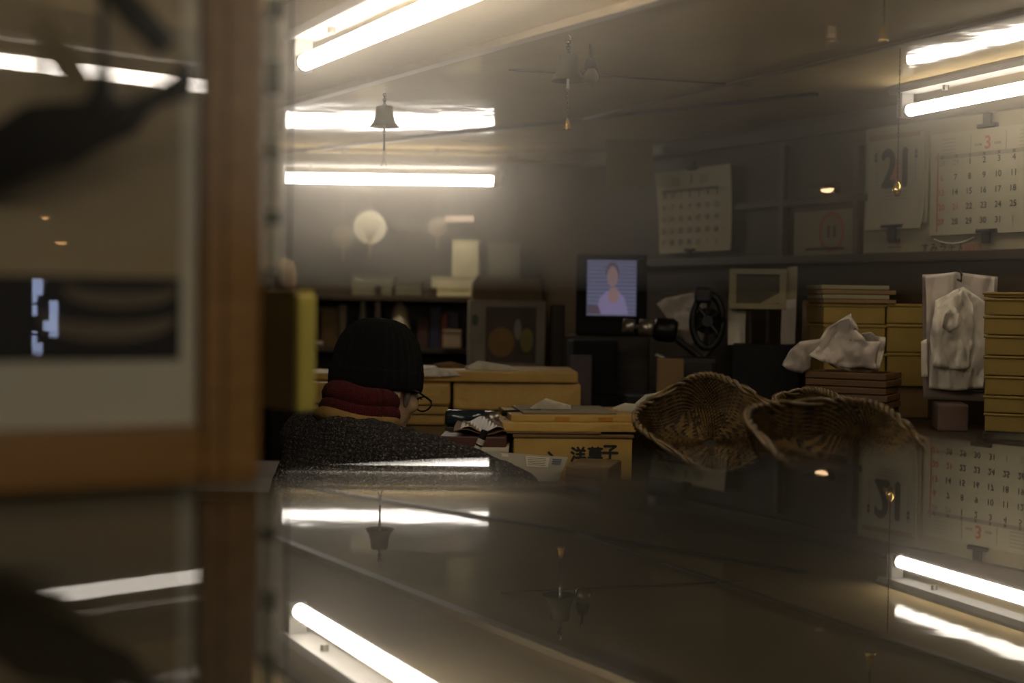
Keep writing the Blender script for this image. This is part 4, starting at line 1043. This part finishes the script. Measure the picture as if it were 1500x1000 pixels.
def good(name, label, cat, px0, px1, py0, zb, m, d=0.12, dy=0.03, rz=0.0, bev=0.004, group='goods on the back shelving'):
    a, b = at(px0, 430, YBk + dy), at(px1, py0, YBk + dy)
    t = thing(name, label, cat, ((a.x + b.x) / 2, YBk + dy, zb), rz, group)
    h = b.z - zb
    obj('body', boxbm((0, d / 2, h / 2), (b.x - a.x, d, h), bev), m, t)
    obj('lid', boxbm((0, d / 2, h + 0.003), (b.x - a.x + 0.004, d + 0.004, 0.006), 0.001), m, t)
    return t
MB1 = mat('goods_navy', (0.018, 0.02, 0.045), 0.5); MB2 = mat('goods_red', (0.16, 0.03, 0.015), 0.5); MB3 = mat('goods_tan', (0.22, 0.15, 0.07), 0.7)
MB4 = mat('goods_cream', (0.50, 0.44, 0.24), 0.7); MB5 = mat('goods_olive', (0.14, 0.125, 0.07), 0.7)
good('carton', 'cream carton standing tall on the top shelf', 'carton', 662, 702, 354, zpx(672, 408, YBk + 0.03) + 0.007, MB4)
good('carton', 'flat wide cream carton under the tall cream one', 'carton', 632, 710, 408, zpx(672, 425, YBk + 0.03) + 0.007, MB4, 0.16)
good('carton', 'thin cream box lowest on the top shelf', 'carton', 640, 706, 425, zs1_, MB4, 0.15)
good('carton', 'big dull brown carton beside the cream cartons', 'carton', 714, 762, 358, zs1_, MB5, 0.2)
good('carton', 'long olive carton half in haze on the top shelf', 'carton', 515, 575, 404, zs1_, MB5, 0.14)
good('carton', 'small olive carton beside the tea caddy', 'carton', 578, 618, 414, zs1_, mat('goods_moss', (0.11, 0.10, 0.055), 0.7), 0.12)
good('book', 'navy book spine standing on the middle shelf', 'book', 630, 646, 452, zs2_, MB1, 0.16)
good('book', 'navy thick book beside the red one', 'book', 656, 672, 458, zs2_, MB1, 0.16)
good('book', 'red narrow book on the middle shelf', 'book', 647, 655, 462, zs2_, MB2, 0.16)
good('carton', 'small pale packet on the middle shelf below the cream cartons', 'packet', 650, 676, 486, zs2_ + 0.002, mat('goods_pale', (0.40, 0.30, 0.20), 0.6), 0.03, -0.025)
good('carton', 'dark carton at the end of the middle shelf by the folder', 'carton', 470, 505, 452, zs2_, MB3, 0.12, 0.05)
good('carton', 'dark red box on the middle shelf behind the beanie', 'box', 612, 628, 470, zs2_, mat('goods_maroon', (0.06, 0.025, 0.015), 0.6), 0.14)
# ceramic jar, white vase and paper fan
def lathe_good(name, label, cat, px, py0, zb, prof, m, dy=0.05):
    q = at(px, 430, YBk + dy); h = at(px, py0, YBk + dy).z - zb
    t = thing(name, label, cat, (q.x, YBk + dy, zb), 0, 'goods on the back shelving')
    obj('body', lathebm([(r_, z * h) for r_, z in prof], 20), m, t, smooth=True)
    obj('foot', lathebm([(0.0005, 0), (prof[1][0] * 0.8, 0), (prof[1][0] * 0.8, 0.006), (0.0005, 0.006)], 16), m, t)
    return t
lathe_good('tea_caddy', 'pale rounded tea caddy at the end of the top shelf', 'caddy', 418, 378, zs1_, [(0.0005, 0), (0.03, 0), (0.042, 0.3), (0.042, 0.6), (0.03, 0.9), (0.0005, 1)], MB3)
lathe_good('white_vase', 'slender white vase on the middle shelf behind the beanie', 'vase', 532, 424, zs2_, [(0.0005, 0), (0.022, 0), (0.020, 0.3), (0.012, 0.6), (0.011, 0.95), (0.014, 1), (0.0005, 1)], mat('goods_white', (0.30, 0.26, 0.18), 0.5))
lathe_good('white_cup', 'small white cup beside the slender vase', 'cup', 502, 446, zs2_, [(0.0005, 0), (0.014, 0), (0.016, 0.5), (0.018, 1), (0.0005, 1)], MATS['goods_white'])
lathe_good('white_bowl', 'upturned white bowl on the middle shelf', 'bowl', 586, 438, zs2_, [(0.0005, 0), (0.045, 0), (0.043, 0.3), (0.030, 0.8), (0.0005, 1)], MATS['goods_white'])
lathe_good('small_dish', 'little white dish low by the yellow folder edge', 'dish', 467, 500, zs2_, [(0.0005, 0), (0.014, 0), (0.020, 1), (0.0005, 1)], MATS['goods_white'])
# gift carton with a fruit picture
YC = 4.75
zc0 = zpx(742, 545, YC)
gc = pxbox('gift_carton', 'pale gift carton with an orange fruit picture beside the television', 'carton', 686, 440, 800, 545, YC, 0.20, mat('gift_white', (0.34, 0.30, 0.23), 0.6), R(3), z0=None)
w, h = gc['_w'], gc['_h']
obj('carton_picture', boxbm((0.012, -0.001, h * 0.52), (w * 0.66, 0.002, h * 0.78)), mat('picture_brown', (0.10, 0.05, 0.018), 0.5, (0.05, 0.028, 0.012), 9), gc)
M_FRUIT = mat('picture_orange', (0.30, 0.16, 0.02), 0.5)
obj('printed_fruit', disc(-0.02, h * 0.42, 0.045, 0.05, -0.0026), M_FRUIT, gc)
obj('printed_fruit', disc(0.065, h * 0.45, 0.022, 0.04, -0.0026), mat('picture_yellow', (0.33, 0.26, 0.03), 0.5), gc)
obj('printed_leaf', disc(0.035, h * 0.6, 0.012, 0.035, -0.0028), mat('picture_white', (0.35, 0.32, 0.24), 0.5), gc)
obj('carton_seal', disc(-w * 0.42, h * 0.72, 0.012, 0.02, -0.002), mat('picture_green', (0.07, 0.09, 0.05), 0.5), gc)
bm = prismbm([(-w / 2 + 0.01, h), (w / 2 - 0.01, h), (w / 2 - 0.02, h + 0.075), (-w / 2 + 0.03, h + 0.085), (-w / 2 + 0.012, h + 0.06)], 0.02, 0.18)
obj('carton_handle_top', bm, MB3, gc)
st_ = pxbox('dark_table', 'dark bench under the gift carton', 'bench', 676, 546, 835, 600, YC - 0.02, 0.26, M_DARKWOOD, 0, z0=0.0)
pxbox('side_case', 'tall dark narrow case between the gift carton and the television', 'case', 806, 446, 828, 545, YC + 0.0, 0.12, M_DARKWOOD, 0, z0=None)
# round paper fans hanging in the haze
def fan(label, px, py, r_px, Y, m):
    c = at(px, py, Y); k = Y / FPX
    t = thing('paper_fan', label, 'fan', c, 0, 'round paper fans hanging at the back')
    bm = lathebm([(0.0005, -0.002), (r_px * k, -0.002), (r_px * k, 0.002), (0.0005, 0.002)], 28, (0, 0, 0), Matrix.Rotation(R(90), 4, 'X'))
    obj('fan_leaf', bm, m, t)
    for i in range(9):
        a = R(-90 + (i - 4) * 14)
        obj('rib', tubebm([(0, -0.003, -r_px * k * 0.9), (math.cos(a + math.pi) * r_px * k * 0.85, -0.003, -math.sin(a) * r_px * k * 0.6)], 0.0012, 5), MB3, t)
    obj('handle', tubebm([(0, 0, -r_px * k), (0, 0, -r_px * k - 0.05)], 0.004, 8), MB3, t)
    obj('string', tubebm([(0, 0, r_px * k), (0, 0, CEIL - c.z)], 0.0012, 5), MB3, t)
M_FAN = mat('fan_paper', (0.40, 0.36, 0.24), 0.8)
fan('pale round paper fan hanging below the rod lamp', 542, 333, 24, 5.44, M_FAN)
fan('dimmer round paper fan hanging beside the pale one', 503, 347, 17, 5.47, MB5)
fan('small dim round fan hanging near the cream cartons', 641, 332, 14, 5.46, mat('fan_dim', (0.20, 0.18, 0.12), 0.8))
slab('hanging_sign', 'narrow pinkish paper sign under the rod lamp', 'sign', 648, 690, zpx(670, 325, 5.4), zpx(670, 316, 5.4), 5.4, 0.01, mat('sign_pink', (0.42, 0.33, 0.24), 0.7))
o = [x for x in COL.objects if x.name == 'hanging_sign'][0]
for s in (-1, 1): obj('string', tubebm([(s * 0.03, 0.005, 0.02), (s * 0.03, 0.005, CEIL - o.location.z)], 0.001, 5), MB3, o)
# ------------------------------------------------------------------ the writer
def blob(bm, c, r, rot=None, seg=14):
    m = Matrix.Translation(Vector(c)) @ (rot.to_4x4() if rot else Matrix()) @ Matrix.Diagonal((*((r, r, r) if isinstance(r, (int, float)) else r), 1))
    bmesh.ops.create_uvsphere(bm, u_segments=seg, v_segments=seg // 2 + 2, radius=1.0, matrix=m)
def limb(bm, pts, rs, seg=12):
    pts = [Vector(p) for p in pts]
    P, Q = [], []
    for i in range(len(pts) - 1):
        for k in range(5):
            P.append(pts[i].lerp(pts[i + 1], k / 5)); Q.append(rs[i] + (rs[i + 1] - rs[i]) * k / 5)
    P.append(pts[-1]); Q.append(rs[-1])
    tube(bm, P, Q, seg)
    for p, r_ in zip(pts, rs): blob(bm, p, r_ * 0.99)
def fuse(name, bm, m, parent, voxel=0.008, smooth=4, **kw):
    """one continuous skin over overlapping closed volumes"""
    bmesh.ops.recalc_face_normals(bm, faces=bm.faces[:])
    me = bpy.data.meshes.new(name); bm.to_mesh(me); bm.free()
    o = bpy.data.objects.new(name, me); COL.objects.link(o)
    md = o.modifiers.new('r', 'REMESH'); md.mode = 'VOXEL'; md.voxel_size = voxel; md.use_smooth_shade = True
    md = o.modifiers.new('s', 'SMOOTH'); md.iterations = smooth; md.factor = 0.5
    dg = bpy.context.evaluated_depsgraph_get(); dg.update()
    me2 = bpy.data.meshes.new_from_object(o.evaluated_get(dg))
    o.modifiers.clear(); o.data = me2; me2.name = name
    me2.materials.clear(); me2.materials.append(m)
    for p in me2.polygons: p.use_smooth = True
    if parent: o.parent = parent
    for k, v in kw.items(): o[k] = v
    return o
AF = R(50)
F = Vector((math.sin(AF), math.cos(AF), 0)); RT = Vector((math.cos(AF), -math.sin(AF), 0)); UP = Vector((0, 0, 1))
PO = Vector((-0.40, 3.02, 0))
per = thing('person', 'person in black beanie, red scarf and charcoal knit jumper writing at the table', 'person', PO)
def pl(v): return Vector(v) - PO
S0 = Vector((-0.345, 3.10, 0.925)); C7 = S0 + F * 0.03 + UP * 0.05
HC = at(553, 556, 3.20)                                   # head centre
LS, RS = S0 - RT * 0.190 - UP * 0.004, S0 + RT * 0.185 - UP * 0.022
PEL = S0 - F * 0.10 - UP * 0.45
EL_R = at(757, 727, 2.985); HAND = at(697, 690, 3.17)
EL_L = LS + F * 0.10 - UP * 0.24 - RT * 0.05; WR_L = EL_L + F * 0.10 + RT * 0.10 - UP * 0.06
tilt = Matrix.Rotation(-R(13), 3, RT)                     # head bowed
Fh = (tilt @ F).normalized(); Uh = (tilt @ UP).normalized()
hrot = Matrix((RT, Fh, Uh)).transposed()                  # local x = right, y = face, z = crown
def hl(x, y, z): return HC + RT * x + Fh * y + Uh * z
M_SKIN = mat('skin', (0.50, 0.33, 0.20), 0.55, (0.44, 0.28, 0.16), 9, 0.1, 80)
def knit(name, c1, c2, fleck, pitch, bump):
    m = bpy.data.materials.new(name); m.use_nodes = True; nt = m.node_tree; p = nt.nodes['Principled BSDF']
    p.inputs['Roughness'].default_value = 0.95; p.inputs['Specular IOR Level'].default_value = 0.2; p.inputs['Sheen Weight'].default_value = 0.02
    tc = nt.nodes.new('ShaderNodeTexCoord')
    w1 = nt.nodes.new('ShaderNodeTexWave'); w1.bands_direction = 'X'; w1.inputs['Scale'].default_value = pitch; w1.inputs['Distortion'].default_value = 5.0; w1.inputs['Detail'].default_value = 1; w1.inputs['Detail Scale'].default_value = 6
    w2 = nt.nodes.new('ShaderNodeTexWave'); w2.bands_direction = 'Z'; w2.inputs['Scale'].default_value = pitch * 1.3; w2.inputs['Distortion'].default_value = 6.0; w2.inputs['Detail Scale'].default_value = 6
    for w in (w1, w2): nt.links.new(tc.outputs['Object'], w.inputs['Vector'])
    mu = nt.nodes.new('ShaderNodeMath'); mu.operation = 'MULTIPLY'; nt.links.new(w1.outputs['Fac'], mu.inputs[0]); nt.links.new(w2.outputs['Fac'], mu.inputs[1])
    mx = nt.nodes.new('ShaderNodeMix'); mx.data_type = 'RGBA'; mx.inputs['A'].default_value = (*c2, 1); mx.inputs['B'].default_value = (*c1, 1)
    nt.links.new(mu.outputs[0], mx.inputs['Factor'])
    nz = nt.nodes.new('ShaderNodeTexNoise'); nz.inputs['Scale'].default_value = 190; nz.inputs['Detail'].default_value = 1; nt.links.new(tc.outputs['Object'], nz.inputs['Vector'])
    mr = nt.nodes.new('ShaderNodeMapRange'); mr.inputs[1].default_value = 0.60; mr.inputs[2].default_value = 0.78; nt.links.new(nz.outputs['Fac'], mr.inputs[0])
    m2 = nt.nodes.new('ShaderNodeMix'); m2.data_type = 'RGBA'; m2.inputs['B'].default_value = (*fleck, 1)
    nt.links.new(mr.outputs[0], m2.inputs['Factor']); nt.links.new(mx.outputs['Result'], m2.inputs['A']); nt.links.new(m2.outputs['Result'], p.inputs['Base Color'])
    bp = nt.nodes.new('ShaderNodeBump'); bp.inputs['Strength'].default_value = bump; bp.inputs['Distance'].default_value = 0.006
    nt.links.new(mu.outputs[0], bp.inputs['Height']); nt.links.new(bp.outputs[0], p.inputs['Normal'])
    MATS[name] = m
    return m
M_JUMPER = knit('charcoal_knit', (0.075, 0.064, 0.058), (0.016, 0.013, 0.012), (0.24, 0.21, 0.18), 24, 1.0)
M_BEANIE = knit('black_knit', (0.0050, 0.0050, 0.0036), (0.0025, 0.0025, 0.002), (0.007, 0.007, 0.0055), 70, 0.5)
M_SCARF = knit('dark_red_knit', (0.105, 0.010, 0.011), (0.05, 0.006, 0.006), (0.14, 0.016, 0.015), 60, 0.6)
M_COLLAR = mat('mustard_collar', (0.27, 0.165, 0.045), 0.8, (0.21, 0.125, 0.03), 20, 0.2, 60)
M_TROUS = mat('dark_trousers', (0.03, 0.03, 0.035), 0.9)
# body: head, neck, trunk, arms with hands, legs - one skin
bm = bmesh.new()
blob(bm, hl(0, -0.005, 0.03), (0.076, 0.096, 0.092), hrot, 20)
blob(bm, hl(0, 0.030, -0.045), (0.060, 0.068, 0.080), hrot, 18)             # jaw and face
blob(bm, hl(0, 0.075, -0.095), (0.026, 0.024, 0.022), hrot)                # chin
blob(bm, hl(0, 0.106, -0.022), (0.013, 0.018, 0.026), hrot)                # nose
for s in (-1, 1):
    blob(bm, hl(s * 0.030, 0.086, 0.006), (0.022, 0.014, 0.010), hrot)      # brow
    blob(bm, hl(s * 0.038, 0.072, -0.040), (0.024, 0.022, 0.022), hrot)     # cheek
    blob(bm, hl(s * 0.077, 0.000, -0.020), (0.010, 0.018, 0.030), hrot)     # ear
blob(bm, hl(0, 0.094, -0.064), (0.024, 0.010, 0.007), hrot); blob(bm, hl(0, 0.092, -0.074), (0.020, 0.010, 0.007), hrot)
limb(bm, [C7 - UP * 0.03, C7 + UP * 0.02 + F * 0.02, hl(0, -0.02, -0.05)], [0.058, 0.052, 0.052])
limb(bm, [S0 - UP * 0.03, S0 - F * 0.06 - UP * 0.22, PEL], [0.10, 0.11, 0.12])
limb(bm, [RS, EL_R, HAND - (HAND - EL_R).normalized() * 0.05], [0.045, 0.036, 0.024])
limb(bm, [LS, EL_L, WR_L], [0.045, 0.036, 0.024])
def hand(bm, wr, d, up, sgn, curl_):
    d = Vector(d).normalized(); up = Vector(up).normalized(); sd = d.cross(up).normalized() * sgn
    rot = Matrix((sd, d, up)).transposed()
    blob(bm, wr + d * 0.045, (0.040, 0.048, 0.016), rot)
    for i, (off, L) in enumerate(((0.030, 0.066), (0.011, 0.074), (-0.009, 0.069), (-0.028, 0.053))):
        a = wr + d * 0.082 + sd * off
        b = a + d * L * 0.45 - up * L * 0.18 * curl_; c2 = b + d * L * 0.20 * (1.3 - curl_) - up * L * 0.34 * curl_; e = c2 - d * L * 0.15 * curl_ - up * L * 0.18 * curl_ + d * L * 0.2 * (1 - curl_)
        limb(bm, [a - d * 0.02, b, c2, e], [0.0095, 0.0088, 0.008, 0.007], 8)
    a = wr + d * 0.030 + sd * 0.034
    limb(bm, [a, a + sd * 0.018 + d * 0.022 - up * 0.008, a + sd * 0.012 + d * 0.050 - up * 0.020], [0.012, 0.010, 0.008], 8)
dR = (HAND - EL_R).normalized()
hand(bm, HAND - dR * 0.06, dR + UP * 0.05, UP * 0.9 + RT * 0.3, -1, 0.9)
hand(bm, WR_L, F + RT * 0.25, UP, 1, 0.35)
for s in (-1, 1):
    hp_ = PEL + RT * s * 0.10
    kn = hp_ + F * 0.40 + UP * 0.0; ft = kn - UP * (kn.z - 0.09) - F * 0.04
    limb(bm, [hp_, kn, ft], [0.075, 0.055, 0.038])
    limb(bm, [ft - F * 0.04 - UP * 0.05, ft + F * 0.14 - UP * 0.055], [0.036, 0.028])
for v in bm.verts: v.co -= PO
fuse('body', bm, M_SKIN, per, 0.0055, 3)
# jumper
bm = bmesh.new()
limb(bm, [S0 - RT * 0.11 - UP * 0.022, S0 + RT * 0.10 - UP * 0.030], [0.100, 0.098])
limb(bm, [S0 - UP * 0.06, S0 - F * 0.07 - UP * 0.20, PEL + UP * 0.06], [0.125, 0.150, 0.150])
for s in (-1, 1):
    limb(bm, [S0 + RT * s * 0.09 - UP * 0.10 - F * 0.02, PEL + RT * s * 0.08 + UP * 0.05], [0.115, 0.105])
limb(bm, [RS - RT * 0.03, RS.lerp(EL_R, 0.5) + UP * 0.004, EL_R, EL_R.lerp(HAND, 0.55), HAND - dR * 0.075], [0.084, 0.074, 0.060, 0.052, 0.042])
limb(bm, [LS + RT * 0.03, EL_L, EL_L.lerp(WR_L, 0.9)], [0.080, 0.062, 0.044])
limb(bm, [S0 + UP * 0.002 - F * 0.01, S0 + UP * 0.010], [0.085, 0.075])
for v in bm.verts: v.co -= PO
j = fuse('jumper', bm, M_JUMPER, per, 0.009, 5, label='chunky charcoal knit jumper')
for v in j.data.vertices:                      # ribs of the chunky knit
    n = noise.noise(v.co * 34) * 0.0035 + noise.noise(v.co * 90) * 0.0018
    v.co += v.normal * n
# trousers and shoes
bm = bmesh.new()
limb(bm, [PEL - RT * 0.06, PEL + RT * 0.06], [0.135, 0.135])
for s in (-1, 1):
    hp_ = PEL + RT * s * 0.10; kn = hp_ + F * 0.40; ft = kn - UP * (kn.z - 0.09) - F * 0.04
    limb(bm, [hp_, kn, ft + UP * 0.03], [0.095, 0.075, 0.058])
for v in bm.verts: v.co -= PO
fuse('trousers', bm, M_TROUS, per, 0.012, 3)
for s in (-1, 1):
    ft = PEL + RT * s * 0.10 + F * 0.40; ft = ft - UP * (ft.z - 0.09) - F * 0.04
    bm = bmesh.new(); limb(bm, [ft - F * 0.05 - UP * 0.040, ft + F * 0.15 - UP * 0.050], [0.046, 0.038])
    for v in bm.verts: v.co -= PO
    fuse('shoe', bm, M_BLACK, per, 0.010, 2)
# beanie: ribbed crown and turned-up cuff
capm = Matrix.Rotation(-R(5), 3, RT); Fc, Uc = (capm @ F).normalized(), (capm @ UP).normalized()   # the cap sits level
def head_ring(bm, prof, seg=96, rib=0.0022, nrib=32, tiltf=0.0, ax=1.0):
    rings = []
    for (rx, ry, z) in prof:
        ring = []
        for k in range(seg):
            a = 2 * math.pi * k / seg
            w = 1 + rib / max(rx, 0.01) * math.cos(a * nrib)
            p = HC + RT * (math.cos(a) * rx * w) + Fc * (-0.004 + math.sin(a) * ry * w) + Uc * (z - 0.004) - PO
            ring.append(bm.verts.new(p))
        rings.append(ring)
    for a_, b_ in zip(rings, rings[1:]):
        for k in range(seg): bm.faces.new((a_[k], a_[(k + 1) % seg], b_[(k + 1) % seg], b_[k]))
    return rings
bm = bmesh.new()
r_ = head_ring(bm, [(0.086, 0.104, -0.014), (0.091, 0.109, 0.01), (0.0905, 0.1085, 0.035), (0.085, 0.102, 0.068), (0.076, 0.092, 0.095), (0.063, 0.076, 0.117), (0.046, 0.056, 0.133), (0.026, 0.031, 0.141), (0.004, 0.004, 0.143)])
bm.faces.new(r_[-1])
be = obj('beanie', bm, M_BEANIE, per, smooth=True)
bm = bmesh.new()
head_ring(bm, [(0.084, 0.102, -0.014), (0.090, 0.108, -0.017), (0.0925, 0.1105, -0.008), (0.0925, 0.1105, 0.024), (0.090, 0.108, 0.032), (0.085, 0.103, 0.030)], tiltf=0.0)
obj('beanie_cuff', bm, M_BEANIE, be, smooth=True)
# grey hair showing under the beanie
M_HAIR = mat('grey_hair', (0.16, 0.13, 0.10), 0.7, (0.07, 0.055, 0.04), 60, 0.4, 120)
for s in (-1, 1):
    bm = bmesh.new(); blob(bm, hl(s * 0.069, 0.040, -0.026) - PO, (0.006, 0.008, 0.026), hrot); obj('sideburn', bm, M_HAIR, per, smooth=True)
bm = bmesh.new(); blob(bm, hl(0, -0.056, -0.026) - PO, (0.064, 0.032, 0.028), hrot); obj('back_hair', bm, M_HAIR, per, smooth=True)
# scarf: two soft turns round the neck
def neck_loop(c, nrm, rx, ry, tube_r, m, name, flat=1.0, amp=0.004):
    nrm = Vector(nrm).normalized(); x = RT; y = nrm.cross(x).normalized()
    pts = [c + x * math.cos(a) * rx + y * math.sin(a) * ry + nrm * amp * math.sin(3 * a) - PO for a in [2 * math.pi * i / 40 for i in range(41)]]
    bm = tubebm(pts, tube_r, 12)
    return obj(name, bm, m, per, smooth=True)
NC = C7.lerp(hl(0, -0.01, -0.07), 0.62)
sf = neck_loop(NC + UP * 0.038 - F * 0.015, Uh * 0.9 + UP * 0.1 , 0.062, 0.062, 0.026, M_SCARF, 'scarf')
sf2 = neck_loop(NC + UP * 0.008 - F * 0.018, Uh * 0.8 + UP * 0.2, 0.070, 0.068, 0.023, M_SCARF, 'scarf_fold'); sf2.parent = sf
cl_ = neck_loop(NC - UP * 0.010 - F * 0.024, Uh * 0.7 + UP * 0.3, 0.080, 0.078, 0.018, M_COLLAR, 'shirt_collar')
# glasses
gl_ = obj('glasses', tubebm([hl(0.080, 0.000, -0.006) - PO, hl(0.081, 0.06, -0.012) - PO, hl(0.070, 0.108, -0.024) - PO], 0.0022, 8), M_BLACKM, per)
obj('temple', tubebm([hl(-0.080, 0.000, -0.006) - PO, hl(-0.083, 0.06, -0.010) - PO, hl(-0.076, 0.118, -0.014) - PO], 0.0022, 8), M_BLACKM, gl_)
for s in (-1, 1):
    cc = hl(s * 0.038, 0.110, -0.032)
    pts = [cc + RT * math.cos(a) * 0.028 * (1 + 0.12 * math.cos(2 * a)) + Uh * math.sin(a) * 0.017 - PO for a in [2 * math.pi * i / 24 for i in range(25)]]
    obj('lens_rim', tubebm(pts, 0.0020, 7), M_BLACKM, gl_)
obj('bridge', tubebm([hl(-0.012, 0.122, -0.020) - PO, hl(0, 0.126, -0.016) - PO, hl(0.012, 0.122, -0.020) - PO], 0.0018, 6), M_BLACKM, gl_)
for s in (-1, 1):
    bm = bmesh.new(); blob(bm, hl(s * 0.032, 0.090, -0.016) - PO, (0.011, 0.008, 0.007), hrot); ey = obj('eye', bm, M_WHITEP, per, smooth=True)
    bm = bmesh.new(); blob(bm, hl(s * 0.032, 0.097, -0.018) - PO, (0.005, 0.003, 0.005), hrot); obj('iris', bm, M_BLACK, ey, smooth=True)
# the pen in the hand
p0, p1 = at(711, 630, 3.10), at(693, 672, 3.10)
pn = thing('writing_pen', 'dark pen with pale barrel print held upright in the writing hand', 'pen', p1)
v = p0 - p1
obj('barrel', tubebm([-v * 0.6, v * 0.70], 0.0078, 12), mat('pen_barrel', (0.72, 0.66, 0.58), 0.4, (0.45, 0.40, 0.34), 60), pn)
obj('cap', tubebm([v * 0.70, v * 0.97, v], [0.0082, 0.0082, 0.0060], 12), M_BLACK, pn)
for k in (0.30, 0.45): obj('printed_band', tubebm([v * k, v * (k + 0.06)], 0.0080, 12), M_BLACK, pn)
obj('nib', tubebm([-v * 0.6, -v * 0.8], [0.0055, 0.001], 10), M_STEEL, pn)
# stool
sz = PEL.z - 0.135
stl = thing('stool', 'low wooden stool under the writing person', 'stool', (PEL.x, PEL.y, 0))
obj('seat', lathebm([(0.0005, sz - 0.035), (0.15, sz - 0.035), (0.16, sz - 0.02), (0.155, sz), (0.0005, sz)], 28), M_TABLE, stl)
for k in range(4):
    a = math.pi / 4 + k * math.pi / 2
    obj('leg', tubebm([(0.10 * math.cos(a), 0.10 * math.sin(a), sz - 0.035), (0.15 * math.cos(a), 0.15 * math.sin(a), 0.0)], [0.018, 0.015], 10), M_TABLE, stl)
